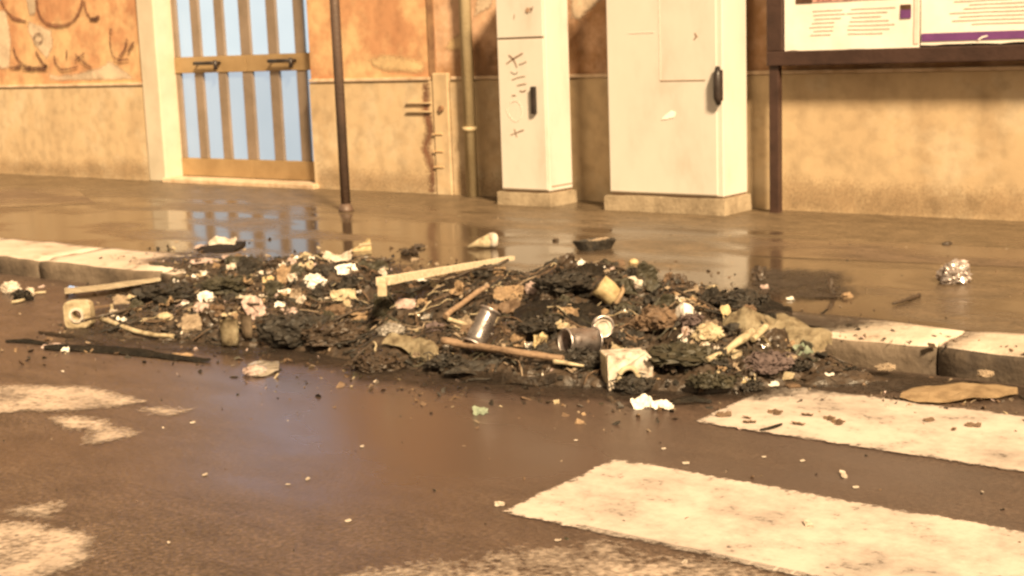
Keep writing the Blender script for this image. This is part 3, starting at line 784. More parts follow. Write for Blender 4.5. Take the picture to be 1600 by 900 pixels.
# ------------------------------------------------------------------ sign pole on the pavement
px_, py_ = (-6.359, 6.489, 0.100)[0], (-6.359, 6.489, 0.100)[1]
pole = tag(empty('sign_pole', (px_, py_, PZ)), 'slim rusty brown pole standing on the wet pavement near the door', 'pole')
part('pole', tube(bmesh.new(), [(px_, py_, PZ), (px_, py_, 1.2), (px_, py_, 3.2)], .031, 16), M['rust'], pole)
part('base_collar', tube(bmesh.new(), [(px_, py_, PZ), (px_, py_, PZ + .012), (px_, py_, PZ + .05)], [.05, .048, .034], 16), M['rust'], pole)
part('pole_cap', tube(bmesh.new(), [(px_, py_, 3.2), (px_, py_, 3.22), (px_, py_, 3.235)], [.034, .033, .01], 16), M['rust'], pole)

# ------------------------------------------------------------------ the heap of burnt rubbish
def lerp_tab(t, x):
    if x <= t[0][0]: return t[0][1]
    for (a, va), (b, vb) in zip(t, t[1:]):
        if x <= b: return va + (vb - va) * (x - a) / (b - a)
    return t[-1][1]
FRONT = [(-5.9, 4.5), (-5.4, 4.1), (-5.0, 3.55), (-4.75, 3.42), (-4.3, 3.52), (-3.9, 3.62), (-3.3, 3.56), (-2.8, 3.6), (-2.45, 3.72), (-2.17, 3.8), (-2.05, 3.95), (-1.85, 4.12), (-1.7, 4.25)]
BACK = [(-5.9, 4.58), (-5.4, 4.60), (-5.1, 4.64), (-4.85, 4.78), (-4.6, 4.80), (-4.3, 4.70), (-4.1, 4.5), (-3.8, 4.5), (-3.55, 4.95), (-3.3, 5.04), (-3.0, 4.84), (-2.75, 4.72), (-2.5, 4.6), (-2.3, 4.42), (-2.0, 4.29), (-1.7, 4.27)]
AMP = [(-5.9, 0.0), (-5.5, .025), (-5.1, .03), (-4.8, .06), (-4.5, .09), (-4.3, .095), (-3.95, .055), (-3.65, .06), (-3.3, .11), (-2.8, .125), (-2.5, .115), (-2.2, .075), (-1.95, .04), (-1.7, 0.0)]
def base_z(y):
    return 0.0 if y < 4.36 else 0.1
def heap_h(x, y):
    if x < -5.9 or x > -1.7: return 0.0
    f = lerp_tab(FRONT, x); b = lerp_tab(BACK, x)
    if y <= f or y >= b: return 0.0
    t = (y - f) / (b - f)
    h = lerp_tab(AMP, x) * (4 * t * (1 - t)) ** 0.6
    n = 1 + .22 * math.sin(9.1 * x + 4 * y) + .2 * math.sin(13.7 * y - 5.3 * x + 1.3) + .16 * math.sin(23 * x + 17 * y)
    return max(0.0, h * n)
def ground_z(x, y):
    s = 0.1 * max(0.0, min(1.0, (y - 4.27) / .12))
    e = 0.1 * min(1, max(0, (y - 3.95) / .45)) * max(0, min(1, (x + 5.6) / .5, (-1.85 - x) / .35))
    h = heap_h(x, y)
    if h > 0.02: return max(s, min(e, s + h)) + h
    return s + h


bm = bmesh.new()
nx, ny = 210, 90
X0, X1, Y0, Y1 = -5.95, -1.75, 3.35, 5.1
g = {}
for i in range(nx + 1):
    for j in range(ny + 1):
        x = X0 + (X1 - X0) * i / nx; y = Y0 + (Y1 - Y0) * j / ny
        h = heap_h(x, y)
        if h > 0.004:
            z = ground_z(x, y) + .02 * noise.noise(Vector((x * 16, y * 16, 0))) + .012 * noise.noise(Vector((x * 40, y * 40, 5)))
        else:
            z = ground_z(x, y) - .02
        g[i, j] = (bm.verts.new((x, y, z)), h)
for i in range(nx):
    for j in range(ny):
        q = [g[i, j], g[i + 1, j], g[i + 1, j + 1], g[i, j + 1]]
        if max(a[1] for a in q) > 0.004: bm.faces.new([a[0] for a in q])
lone = [v for v in bm.verts if not v.link_faces]
bmesh.ops.delete(bm, geom=lone, context='VERTS')
tag(obj('ash_heap', bm, M['soot'], smooth=False), 'low black heap of wet ash and soot spilling over the kerb', 'ash', kind='stuff')

outline = [(x, y - .10) for x, y in FRONT] + [(x, y + .10) for x, y in reversed(BACK)]
tag(film('soot_stain', outline, lambda x, y: .007, M['soot_film'], .12, .25, .04, .0, lambda c: c.y < 4.36), 'black wet soot smeared over the road round the heap', 'soot', kind='stuff')
tag(film('soot_stain', outline, lambda x, y: PZ + .005, M['soot_film'], .2, .5, .04, .15, lambda c: c.y > 4.69), 'black wet soot smeared over the pavement behind the heap', 'soot', kind='stuff')
tag(film('soot_stain', [(-5.75, 4.42), (-2.05, 4.42), (-1.95, 4.66), (-5.75, 4.66)], lambda x, y: PZ + .018, M['soot_film'], .16, .5, .03, .12, lambda c: 4.43 < c.y < 4.655), 'black wet soot smeared along the top of the kerb', 'soot', kind='stuff')
tag(film('soot_stain', [(-2.1, 4.36), (-1.9, 4.18), (-1.3, 4.24), (-.6, 4.28), (.6, 4.3), (.6, 4.37)], lambda x, y: .006, M['soot_film'], .14, .15, .03, .1, lambda c: c.y < 4.385), 'dark wet dirt lying in the gutter below the right kerb', 'gutter dirt', kind='stuff')
tag(film('soot_stain', [(-2.610, 4.979, 0.100), (-2.443, 4.952, 0.100), (-2.295, 5.041, 0.100), (-2.547, 5.561, 0.100), (-2.711, 5.559, 0.100), (-2.833, 5.464, 0.100)], lambda x, y: PZ + .006, M['soot_film'], .12, .12, .03, .08), 'dark wet patch on the pavement behind the right end of the heap', 'soot', kind='stuff')
rs = random.Random(11)
def shard(bm, c, s, mi, flat=.3):
    e = Euler((rs.uniform(-.9, .9), rs.uniform(-.9, .9), rs.uniform(0, 6.28))).to_matrix()
    a, b, d = s * rs.uniform(.6, 1.5), s * rs.uniform(.3, .9), s * flat * rs.uniform(.2, .9)
    v = []
    for (x, y, z) in ((-1, -1, -1), (1, -.7, -1), (.8, 1, -1), (-.9, .8, -1), (-.8, -.9, 1), (.9, -.8, 1), (.7, .9, 1), (-1, .9, 1)):
        k = Vector((x * a * rs.uniform(.6, 1.2), y * b * rs.uniform(.6, 1.2), z * d)) * .5
        v.append(bm.verts.new(Vector(c) + e @ k))
    for f in ((0, 3, 2, 1), (4, 5, 6, 7), (0, 1, 5, 4), (1, 2, 6, 5), (2, 3, 7, 6), (3, 0, 4, 7)):
        bm.faces.new([v[i] for i in f]).material_index = mi
bm = bmesh.new()
mats = [M['char'], M['soot'], M['brown'], M['ash'], M['olive'], M['cream'], M['pink'], M['tan'], M['white']]
wts = [40, 30, 14, 6, 8, .7, .7, 1, .7]
n = 0
while n < 9000:
    x = rs.uniform(-5.9, -1.8); y = rs.uniform(3.35, 5.05)
    if heap_h(x, y) < .012: continue
    mi = rs.choices(range(9), wts)[0]
    s = rs.choice((.006, .008, .010, .014, .018, .03)) if mi < 5 else rs.choice((.008, .012, .018))
    if mi in (2, 3) and noise.noise(Vector((x * 3, y * 3, 0))) < .05: mi = 0      # browner and blacker areas
    shard(bm, (x, y, ground_z(x, y) + rs.uniform(-.005, .015)), s, mi, rs.choice((.15, .3, .6)))
    n += 1
for q in range(1500):      # wires, threads and melted strands that mat the heap together
    x = rs.uniform(-5.6, -1.9); y = rs.uniform(3.4, 5.0)
    if heap_h(x, y) < .025: continue
    a = rs.uniform(0, 6.28); l = rs.uniform(.04, .16); P0 = []
    for k in range(5):
        P0.append((x, y, ground_z(x, y) + .012 + .012 * rs.random()))
        a += rs.uniform(-.8, .8); x += math.cos(a) * l / 4; y += math.sin(a) * l / 4
    tube(bm, P0, rs.uniform(.0015, .004), 4, rs.choices((0, 1, 2, 3, 4, 5), (30, 20, 16, 8, 12, 6))[0], False)
tag(obj('charred_rubble', bm, mats), 'countless charred flakes and scraps covering the ash heap', 'rubble', kind='stuff')
bm = bmesh.new()
n = 0
while n < 1400:      # crumbs strewn round the heap
    x = rs.uniform(-6.2, -1.2); yf = lerp_tab(FRONT, x); yb = lerp_tab(BACK, x)
    y = yf - abs(rs.gauss(0, .22)) if rs.random() < .62 else yb + abs(rs.gauss(0, .25))
    if y > 7.0: continue
    s = rs.choice((.006, .008, .012, .018, .028))
    shard(bm, (x, y, base_z(y) + s * .08), s, rs.choices(range(9), [30, 20, 22, 6, 4, 3, 2, 3, 1.5])[0], .25)
    n += 1
n = 0
while n < 420:
    x = rs.uniform(-6.5, .5); y = rs.uniform(1.6, 6.9)
    if 4.36 < y < 4.7: continue
    s = rs.choice((.006, .008, .010, .014))
    shard(bm, (x, y, base_z(y) + s * .08), s, rs.choices(range(9), [20, 10, 16, 6, 2, 3, 3, 3, 3])[0], .3)
    n += 1
tag(obj('scattered_crumbs', bm, mats), 'small burnt crumbs and grit strewn on the road and pavement', 'grit', kind='stuff')

# ------------------------------------------------------------------ shapes for the litter
def wobj(name, bm, m, loc, parent=None, smooth=False):
    """the mesh was built where it lies: give it an origin at its base"""
    bmesh.ops.translate(bm, verts=bm.verts, vec=-Vector(loc))
    if parent is None:
        return obj(name, bm, m, None, smooth, loc)
    return obj(name, bm, m, parent, smooth, Vector(loc) - parent.location)


def sheet_bm(w, l, seed, amp=.2, curl=0.0, n=9, ragged=.12, thick=.002):
    bm = bmesh.new()
    s = Vector((seed * 3.17, seed * 1.71, seed * .77))
    m = max(w, l)
    V = []
    for i in range(n + 1):
        row = []
        for j in range(n + 1):
            u = i / n - .5; v = j / n
            rim = 1 - ragged * (.5 + noise.noise(Vector((u * 4, v * 4, 1)) + s))
            x = u * w * rim * (1 - .35 * abs(noise.noise(Vector((v * 3, 2, 0)) + s)))
            y = v * l * (1 - ragged * .8 * noise.noise(Vector((u * 4, 7, 0)) + s))
            q = Vector((x, y, 0)) / m * 3.2 + s
            z = m * amp * (noise.noise(q) + .55 * (abs(noise.noise(q * 2.3)) - .3) + .25 * noise.noise(q * 5))
            z += curl * m * (2 * u) ** 2
            row.append(bm.verts.new((x, y, z)))
        V.append(row)
    for i in range(n):
        for j in range(n):
            if (i in (0, n - 1) and j in (0, n - 1)): continue
            bm.faces.new((V[i][j], V[i + 1][j], V[i + 1][j + 1], V[i][j + 1]))
    bmesh.ops.delete(bm, geom=[v for v in bm.verts if not v.link_faces], context='VERTS')
    bmesh.ops.solidify(bm, geom=bm.faces[:], thickness=thick)
    return bm


seed_n = [0]
def crumpled(name, loc, w, h, m, label, cat, lean=45, yaw=0, amp=.22, curl=0.0, group=None, roll=0):
    seed_n[0] += 1
    l = h / max(.2, math.sin(R(lean + 12)))
    o = obj(name, sheet_bm(w, l, seed_n[0], amp, curl), M[m], loc=(loc[0], loc[1], loc[2] + .004),
            rot=(R(lean), R(roll), CAM_RZ + R(yaw)))
    return tag(o, label, cat, group)


def wad(name, loc, w, h, m, label, cat, amp=.35, group=None, yaw=0):
    seed_n[0] += 1
    s = Vector((seed_n[0] * 2.3, seed_n[0], 0))
    bm = bmesh.new()
    bmesh.ops.create_icosphere(bm, subdivisions=4 if w > .05 else 3, radius=1)
    for v in bm.verts:
        k = 1 + amp * (noise.noise(v.co * 1.4 + s) + 1.2 * (abs(noise.noise(v.co * 2.9 + s)) - .3) + .8 * (abs(noise.noise(v.co * 6 + s)) - .25))
        v.co *= k
        v.co.x *= w / 2; v.co.y *= w / 2 * .8; v.co.z *= h / 2
        if v.co.z < -h * .32: v.co.z = -h * .32
    if m in ('char', 'soot', 'olive', 'brown', 'mauve') and w > .06:      # matted flakes and threads stuck all over it
        pts = [v.co.copy() for v in bm.verts if v.co.z > -h * .3]
        for q in range(int(60 + w * 500)):
            shard(bm, rs.choice(pts) + Vector((0, 0, .004)), rs.uniform(.006, .026), 0, rs.choice((.1, .2, .4)))
        for q in range(14):
            p = rs.choice(pts); d = Vector((rs.uniform(-1, 1), rs.uniform(-1, 1), rs.uniform(-.2, .5))) * .05
            tube(bm, [p, p + d * .5 + Vector((0, 0, .012)), p + d], .0025, 4, 0, False)
    o = obj(name, bm, M[m], loc=(loc[0], loc[1], loc[2] + h * .32), rot=(0, 0, CAM_RZ + R(yaw)))
    return tag(o, label, cat, group)


def loft(name, A, B, m, label, cat, arch=.02, fold=.01, nv=6, nu=4, thick=.003, lift=.004, group=None, freq=14):
    """a sheet between two edges that lie on the ground or the heap"""
    seed_n[0] += 1
    s = Vector((seed_n[0] * 1.3, 0, seed_n[0]))
    a = smooth_path(A, nu); b = smooth_path(B, nu)
    n = max(len(a), len(b)) - 1
    def pick(P, t):
        q = t * (len(P) - 1); i = min(int(q), len(P) - 2)
        return P[i].lerp(P[i + 1], q - i)
    bm = bmesh.new()
    V = []
    for i in range(n + 1):
        row = []
        for j in range(nv + 1):
            t = j / nv
            p = pick(a, i / n).lerp(pick(b, i / n), t)
            p = p + Vector((0, 0, arch * math.sin(math.pi * t) * (.6 + .4 * math.sin(math.pi * i / n)) + lift
                            + fold * (noise.noise(p * freq + s) + .6 * abs(noise.noise(p * freq * 2.1 + s)))))
            k = noise.noise_vector(p * 20 + s) * (.006 if j in (0, nv) else .002)
            p += Vector((k.x, k.y, 0))
            row.append(bm.verts.new(p))
        V.append(row)
    for i in range(n):
        for j in range(nv):
            bm.faces.new((V[i][j], V[i + 1][j], V[i + 1][j + 1], V[i][j + 1]))
    bmesh.ops.solidify(bm, geom=bm.faces[:], thickness=thick)
    return tag(wobj(name, bm, M[m], A[0]), label, cat, group)


def stick(name, pts, r0, r1, m, label, cat, lift=.01, group=None, seg=7):
    P = smooth_path([(p[0], p[1], p[2] + lift) for p in pts], 4)
    n = len(P) - 1
    seed_n[0] += 1
    P = [p + noise.noise_vector(p * 15) * .003 for p in P]
    rr = [(r0 + (r1 - r0) * i / n) * (1 + .25 * noise.noise(P[i] * 25)) for i in range(n + 1)]
    return tag(wobj(name, tube(bmesh.new(), P, rr, seg), M[m], pts[0]), label, cat, group)


def extrude_poly(bm, outer, depth, hole=None):
    """outer (and a hole sampled with as many points) in local x, z; the front looks along -y"""
    n = len(outer)
    fo = [bm.verts.new((x, 0, z)) for x, z in outer]; bo = [bm.verts.new((x, depth, z)) for x, z in outer]
    for i in range(n): bm.faces.new((fo[i], bo[i], bo[(i + 1) % n], fo[(i + 1) % n]))
    if hole:
        fi = [bm.verts.new((x, 0, z)) for x, z in hole]; bi = [bm.verts.new((x, depth, z)) for x, z in hole]
        for i in range(n):
            k = (i + 1) % n
            bm.faces.new((fo[i], fo[k], fi[k], fi[i])); bm.faces.new((bo[i], bi[i], bi[k], bo[k])); bm.faces.new((fi[i], fi[k], bi[k], bi[i]))
    else:
        bm.faces.new(fo); bm.faces.new(bo[::-1])
    bmesh.ops.recalc_face_normals(bm, faces=bm.faces)
    return bm


def dent(bm, amp, freq, seed=0):
    for v in bm.verts: v.co += noise.noise_vector(v.co * freq + Vector((seed, 0, 0))) * amp
    return bm


def cylinder_shell(bm, axis_a, axis_b, r, seg=20, rings=6, dent_amp=0.0, seed=0, bead=True):
    a, b = Vector(axis_a), Vector(axis_b)
    d = (b - a).normalized()
    u = d.cross(Vector((0, 0, 1))).normalized(); w = d.cross(u)
    R_ = []
    for k in range(rings + 1):
        t = k / rings
        rr = r * (1.03 if bead and k in (2, 4) else 1.0)
        row = []
        for q in range(seg):
            th = 2 * math.pi * q / seg
            p = a.lerp(b, t) + (u * math.cos(th) + w * math.sin(th)) * rr
            p += noise.noise_vector(p * 18 + Vector((seed, 0, 0))) * dent_amp
            row.append(bm.verts.new(p))
        R_.append(row)
    for x, y in zip(R_, R_[1:]):
        for q in range(seg):
            f = bm.faces.new((x[q], x[(q + 1) % seg], y[(q + 1) % seg], y[q])); f.smooth = True
    return R_


def tin(name, A, B, r, m, label, cat, open_a=True, dent_amp=.004, lid_b='steel'):
    root = tag(empty(name, A), label, cat)
    seed_n[0] += 1
    a, b = Vector(A), Vector(B); d = (b - a).normalized()
    bm = bmesh.new(); cylinder_shell(bm, a, b, r, dent_amp=dent_amp, seed=seed_n[0])
    bmesh.ops.solidify(bm, geom=bm.faces[:], thickness=.0015)
    wobj('tin_body', bm, M[m], A, root, True)
    for p in (a, b):
        bm = bmesh.new()
        u = d.cross(Vector((0, 0, 1))).normalized(); w = d.cross(u)
        ring = [p + (u * math.cos(t) + w * math.sin(t)) * r * 1.03 for t in [2 * math.pi * k / 20 for k in range(21)]]
        tube(bm, ring, .0035, 6, cap=False)
        wobj('tin_rim', bm, M[m], A, root, True)
    if not open_a:
        wobj('tin_lid', tube(bmesh.new(), [a + d * .003, a + d * .006], r * .98, 20), M[lid_b], A, root)
    wobj('tin_bottom', tube(bmesh.new(), [b - d * .006, b - d * .003], r * .98, 20), M[lid_b], A, root)
    return root

# ------------------------------------------------------------------ the litter, from left to right
# -- on the road left of the heap
wad('paper_wad', (-6.150, 3.895, -0.001), 0.095, 0.070, 'white', 'crumpled whitish wad at the far left end of the gutter', 'paper wad')
wad('charred_lump', (-5.886, 3.792, -0.000), 0.079, 0.061, 'char', 'small black lump beside the far left crumpled wad', 'charred lump')
crumpled('paper_scrap', (-5.951, 3.874, -0.000), 0.043, 0.043, 'white', 'small curled white scrap leaning on the far left black lump', 'paper scrap', 55, 20)
stick('paper_strip', [(-5.847, 3.701, 0.000), (-5.857, 3.769, 0.000), (-5.971, 3.902, 0.000), (-5.943, 3.954, 0.000)], .008, .006, 'cream', 'narrow twisted cream strip in front of the far left black lump', 'paper strip')
wad('paper_wad', (-6.333, 4.293, 0.016), 0.087, 0.057, 'pink', 'smooth pinkish white ball resting under the left kerb joint', 'paper wad', .12)
crumpled('scrap_or_reflection', (-5.827, 4.011, -0.000), 0.062, 0.037, 'blue', 'small pale blue sheet standing in for the door reflection, behind the square piece with a hole', 'plastic scrap', 25)  # blue reflection of the lit door, modelled as a coloured sheet
loft('charred_strip', [(-5.059, 3.156, 0.000), (-4.980, 3.184, 0.000), (-4.838, 3.206, 0.000)], [(-5.094, 3.179, 0.000), (-5.027, 3.215, 0.000), (-4.871, 3.229, 0.000)], 'char', 'short thin black strip lying alone at the left road edge', 'charred strip', .012, .006, 3)
loft('charred_strip', [(-4.778, 3.144, 0.000), (-4.600, 3.201, 0.000), (-4.389, 3.251, 0.000), (-4.157, 3.278, 0.000), (-3.982, 3.314, 0.000)], [(-4.817, 3.176, 0.000), (-4.684, 3.261, 0.000), (-4.467, 3.311, 0.000), (-4.202, 3.315, 0.000), (-4.008, 3.335, 0.000)], 'char', 'long thin black burnt strip lying on the road left of the heap', 'charred strip', .018, .01, 4)
crumpled('paper_scrap', (-4.777, 3.173, -0.000), 0.081, 0.020, 'pink', 'flat pinkish scrap across the start of the long black strip', 'paper scrap', 12, 5, .1)
crumpled('paper_scrap', (-4.670, 3.165, -0.000), 0.035, 0.015, 'bright', 'tiny clean white scrap on the left part of the long black strip', 'paper scrap', 20)
crumpled('paper_scrap', (-4.481, 3.255, -0.001), 0.050, 0.015, 'white', 'thin white scrap halfway along the long black strip', 'paper scrap', 15)
crumpled('card_scrap', (-4.164, 3.314, -0.001), 0.092, 0.017, 'tan', 'thin tan card sliver at the right end of the long black strip', 'card scrap', 10, -6, .08)
loft('charred_strip', [(-5.096, 3.336, 0.000), (-4.876, 3.337, 0.000), (-4.622, 3.321, 0.000)], [(-5.145, 3.370, 0.000), (-4.922, 3.370, 0.000), (-4.653, 3.345, 0.000)], 'soot', 'thin dark strip just below the square piece with a hole', 'charred strip', .008, .006, 3)
wad('paper_wad', (-3.705, 3.275, -0.001), 0.077, 0.045, 'pink', 'soft whitish lump alone on the road in front of the dark hollow', 'paper wad')
loft('plastic_film', [(-3.714, 3.244, 0.000), (-3.648, 3.259, 0.000), (-3.647, 3.337, 0.000)], [(-3.833, 3.360, 0.000), (-3.834, 3.430, 0.000), (-3.762, 3.446, 0.000)], 'film', 'wet clear film under the whitish lump on the road', 'plastic film', .012, .01)

# -- left end of the heap
o_loc, s_w, s_h = (-5.037, 3.490, -0.001), 0.271, 0.125
px1 = s_w / 100
root = tag(empty('appliance_fitting', o_loc, CAM_RZ + R(-6)), 'pale square plastic fitting with a round hole at the left end', 'plastic fitting')
ang = [2 * math.pi * k / 32 for k in range(32)]
def sq(t, a, b):
    c, s_ = math.cos(t), math.sin(t)
    k = 1 / (abs(c) ** 5 + abs(s_) ** 5) ** .2
    return (a * c * k, b + a * s_ * k)
bm = extrude_poly(bmesh.new(), [sq(t, 22 * px1, 22 * px1) for t in ang], .05, [(8 * px1 * math.cos(t), 22 * px1 + 8 * px1 * math.sin(t)) for t in ang])
obj('plate', bm, M['cream'], root, bevel=.003)
bm = extrude_poly(bmesh.new(), [(12 * px1 * math.cos(t), 22 * px1 + 12 * px1 * math.sin(t)) for t in ang], .012, [(8.2 * px1 * math.cos(t), 22 * px1 + 8.2 * px1 * math.sin(t)) for t in ang])
bmesh.ops.translate(bm, verts=bm.verts, vec=(0, -.008, 0))
obj('collar', bm, M['white'], root)
loft('board_strip', [(-5.697, 3.891, -0.001), (-5.613, 4.003, -0.000), (-5.573, 4.159, -0.001), (-5.461, 4.271, 0.019)], [(-5.837, 3.989, -0.000), (-5.756, 4.108, -0.001), (-5.715, 4.268, -0.001), (-5.471, 4.280, 0.032)], 'wood', 'pale flat strip of board above the square piece with a hole', 'board', .01, .003, 3, thick=.014, lift=.035)
root = tag(empty('square_hoop', (-5.086, 3.650, -0.001), CAM_RZ + R(20)), 'small dark empty frame leaning right of the square piece with a hole', 'broken frame')
for lo, hi in (((-.05, 0, 0), (-.038, .012, .075)), ((.038, 0, 0), (.05, .012, .07)), ((-.037, 0, .06), (.037, .012, .07)), ((-.037, 0, 0), (.037, .012, .010))):
    obj('frame_bar', dent(bx(lo, hi), .003, 30), M['cream' if lo[0] > 0 else 'brown'], root)
stick('stick', [(-4.981, 3.573, 0.014), (-4.861, 3.533, 0.019), (-4.659, 3.476, 0.017), (-4.530, 3.486, 0.007), (-4.426, 3.504, 0.008)], .011, .009, 'cream', 'pale bent stick along the front of the heap, left end', 'stick', .018)
wad('paper_wad', (-4.661, 3.652, 0.044), 0.069, 0.037, 'cream', 'small oval cream wad above the right end of the pale bent stick', 'paper wad', .2)
crumpled('paper_scrap', (-4.437, 3.501, 0.010), 0.036, 0.015, 'white', 'tiny white scrap at the right tip of the pale bent stick', 'paper scrap', 20)
crumpled('card_scrap', (-5.318, 3.935, -0.001), 0.088, 0.047, 'ash', 'greyish scrap above the middle of the pale bent stick', 'card scrap', 30, 25)
crumpled('paper_scrap', (-5.366, 4.018, -0.001), 0.078, 0.030, 'cream', 'small cream curl below the pale flat strip of board', 'paper scrap', 30, 25)
wad('paper_wad', (-4.917, 3.955, 0.044), 0.063, 0.043, 'pink', 'small pinkish lump in the left part of the heap', 'paper wad', .25)
crumpled('paper_scrap', (-4.855, 3.913, 0.037), 0.039, 0.017, 'bright', 'tiny white scrap under the small pinkish lump', 'paper scrap', 15)
crumpled('paper_scrap', (-4.756, 3.961, 0.054), 0.078, 0.050, 'bright', 'clean white crumpled paper, upper half of the bright pair left of the curved shell', 'paper scrap', 50, 25)
crumpled('paper_scrap', (-4.545, 3.741, 0.066), 0.069, 0.043, 'pink', 'pinkish crumpled paper touching the clean white one above it', 'paper scrap', 50, -10)
crumpled('card_sheet', (-4.402, 3.577, 0.023), 0.087, 0.082, 'ash', 'standing brownish sheet left of the curved plastic shell', 'card sheet', 60, 10)
crumpled('card_scrap', (-4.640, 4.036, 0.068), 0.123, 0.034, 'olive', 'olive grey sliver above the curved plastic shell', 'card scrap', 30, 15)
wad('paper_wad', (-4.403, 3.686, 0.048), 0.047, 0.026, 'white', 'small white wad just left of the curved plastic shell', 'paper wad', .2)
def shell(loc, r, h, a0, a1, tilt, yaw, m, label, name='plastic_shell'):
    bm = bmesh.new(); n, k = 18, 4
    V = [[bm.verts.new((r * (1 + .12 * j / k) * math.cos(a0 + (a1 - a0) * i / n), r * (1 + .12 * j / k) * math.sin(a0 + (a1 - a0) * i / n),
                        h * j / k * (1 + .25 * noise.noise(Vector((i * .5, r * 50, 0)))))) for j in range(k + 1)] for i in range(n + 1)]
    for i in range(n):
        for j in range(k): bm.faces.new((V[i][j], V[i + 1][j], V[i + 1][j + 1], V[i][j + 1]))
    bmesh.ops.solidify(bm, geom=bm.faces[:], thickness=.004)
    o = obj(name, bm, M[m], loc=loc, rot=(R(tilt), 0, CAM_RZ + R(yaw)), smooth=True)
    return tag(o, label, 'plastic piece')
shell((-4.125, 3.572, 0.010), .062, .10, R(120), R(285), -8, 0, 'cream', 'cream curved plastic shell, left one of two at the dark hollow')
shell((-4.084, 3.636, 0.028), .055, .095, R(130), R(255), -14, 10, 'ash', 'narrower grey curved shell just right of the cream curved one')
crumpled('paper_strip', (-4.297, 3.711, 0.080), 0.114, 0.021, 'cream', 'pale strip lying across the top of the cream curved shell', 'paper strip', 20, 15, .08)
crumpled('card_sheet', (-4.205, 3.756, 0.062), 0.103, 0.098, 'pink', 'dull pink torn sheet at the upper left rim of the dark hollow', 'card sheet', 55, 35)

# -- back edge of the heap, left
loft('charred_sheet', [(-5.817, 4.801, 0.099), (-5.671, 4.816, 0.099), (-5.637, 4.926, 0.100), (-5.789, 5.117, 0.100)], [(-5.971, 4.984, 0.100), (-5.964, 5.092, 0.100), (-5.913, 5.172, 0.099), (-5.851, 5.172, 0.099)], 'char', 'flat dark sheet under the pale scrap on the wet pavement', 'charred sheet', .015, .006)
crumpled('paper_scrap', (-5.804, 4.957, 0.099), 0.165, 0.055, 'white', 'pale crumpled scrap lying on the flat dark sheet beside the blue reflection', 'paper scrap', 40)
crumpled('paper_scrap', (-5.878, 4.870, 0.100), 0.069, 0.027, 'pink', 'small pale scrap at the left tip of the flat dark sheet', 'paper scrap', 15)
crumpled('paper_strip', (-5.277, 4.389, 0.133), 0.161, 0.025, 'pink', 'thin pinkish strip at the back edge of the heap', 'paper strip', 12, 0, .06)
crumpled('paper_strip', (-5.644, 4.548, 0.105), 0.117, 0.023, 'white', 'thin white strip on the kerb at the left back of the heap', 'paper strip', 12, 0, .06)
crumpled('card_sheet', (-5.171, 4.294, 0.074), 0.182, 0.036, 'yellow', 'ochre flat card in the left back of the heap', 'card sheet', 18, 5, .1)
crumpled('card_sheet', (-4.812, 4.052, 0.086), 0.097, 0.063, 'tan', 'tan torn card below the ochre flat card', 'card sheet', 45, -20)
crumpled('charred_sheet', (-4.864, 4.328, 0.098), 0.136, 0.100, 'char', 'black torn sheet standing at the back below the blue reflection', 'charred sheet', 60, 20)
crumpled('charred_sheet', (-5.020, 4.339, 0.121), 0.114, 0.072, 'olive', 'dark olive rag at the back left of the blue reflection', 'rag', 50, -15)
crumpled('paper_strip', (-4.621, 4.214, 0.150), 0.125, 0.020, 'white', 'thin pale strip under the blue reflection', 'paper strip', 15, 8, .06)
crumpled('card_scrap', (-4.543, 4.124, 0.130), 0.056, 0.034, 'yellow', 'small ochre scrap under the thin pale strip', 'card scrap', 35)

# -- the bright scraps of the upper middle
crumpled('card_sheet', (-4.394, 4.125, 0.147), 0.126, 0.071, 'tan', 'orange tan card left of the brightest white lump', 'card sheet', 45, 15)
wad('paper_wad', (-4.289, 4.153, 0.128), 0.098, 0.071, 'bright', 'brightest white crumpled lump at the top of the heap', 'paper wad', .4)
crumpled('paper_strip', (-4.280, 4.238, 0.143), 0.099, 0.022, 'white', 'pale sliver sticking out right of the brightest white lump', 'paper strip', 20, 10, .08)
crumpled('paper_scrap', (-4.398, 4.220, 0.194), 0.072, 0.028, 'cream', 'small cream scrap above the brightest white lump', 'paper scrap', 25)
crumpled('plastic_tub', (-4.492, 4.510, 0.156), 0.146, 0.058, 'white', 'white bent tray piece at the back beside the pole foot', 'plastic tub', 35, 10, .16, .2)
crumpled('paper_scrap', (-4.218, 4.302, 0.166), 0.105, 0.050, 'bright', 'white wedge of paper left of the olive rag', 'paper scrap', 30, 25, .12)
crumpled('rag', (-4.216, 4.444, 0.144), 0.146, 0.062, 'olive', 'olive rag behind the end of the long plank', 'rag', 40, 0)
root = tag(empty('carton', (-5.000, 5.208, 0.100), CAM_RZ + R(25)), 'small yellowish folded carton on the pavement right of the pole', 'carton')
bm = bmesh.new()
v = [bm.verts.new(p) for p in ((-.055, 0, 0), (.045, 0, 0), (.045, .05, 0), (-.055, .05, 0), (.02, .005, .03), (.045, .005, .06), (.045, .05, .055), (.02, .05, .03))]
for f in ((0, 1, 5, 4), (1, 2, 6, 5), (2, 3, 7, 6), (3, 0, 4, 7), (4, 5, 6, 7), (0, 3, 2, 1)): bm.faces.new([v[i] for i in f])
bmesh.ops.subdivide_edges(bm, edges=bm.edges, cuts=2, use_grid_fill=True); dent(bm, .006, 30)
obj('carton_body', bm, M['yellow'], root)
obj('flap', dent(bx((-.02, -.004, .028), (.045, 0, .04)), .002, 20), M['cream'], root)
crumpled('paper_strip', (-4.250, 3.951, 0.120), 0.090, 0.032, 'bright', 'bright white crumpled strip, upper left of the pair over the dark hollow', 'paper strip', 45, -15)
crumpled('paper_strip', (-4.180, 3.948, 0.105), 0.079, 0.026, 'white', 'whitish crumpled strip, lower right of the pair over the dark hollow', 'paper strip', 45, -20)
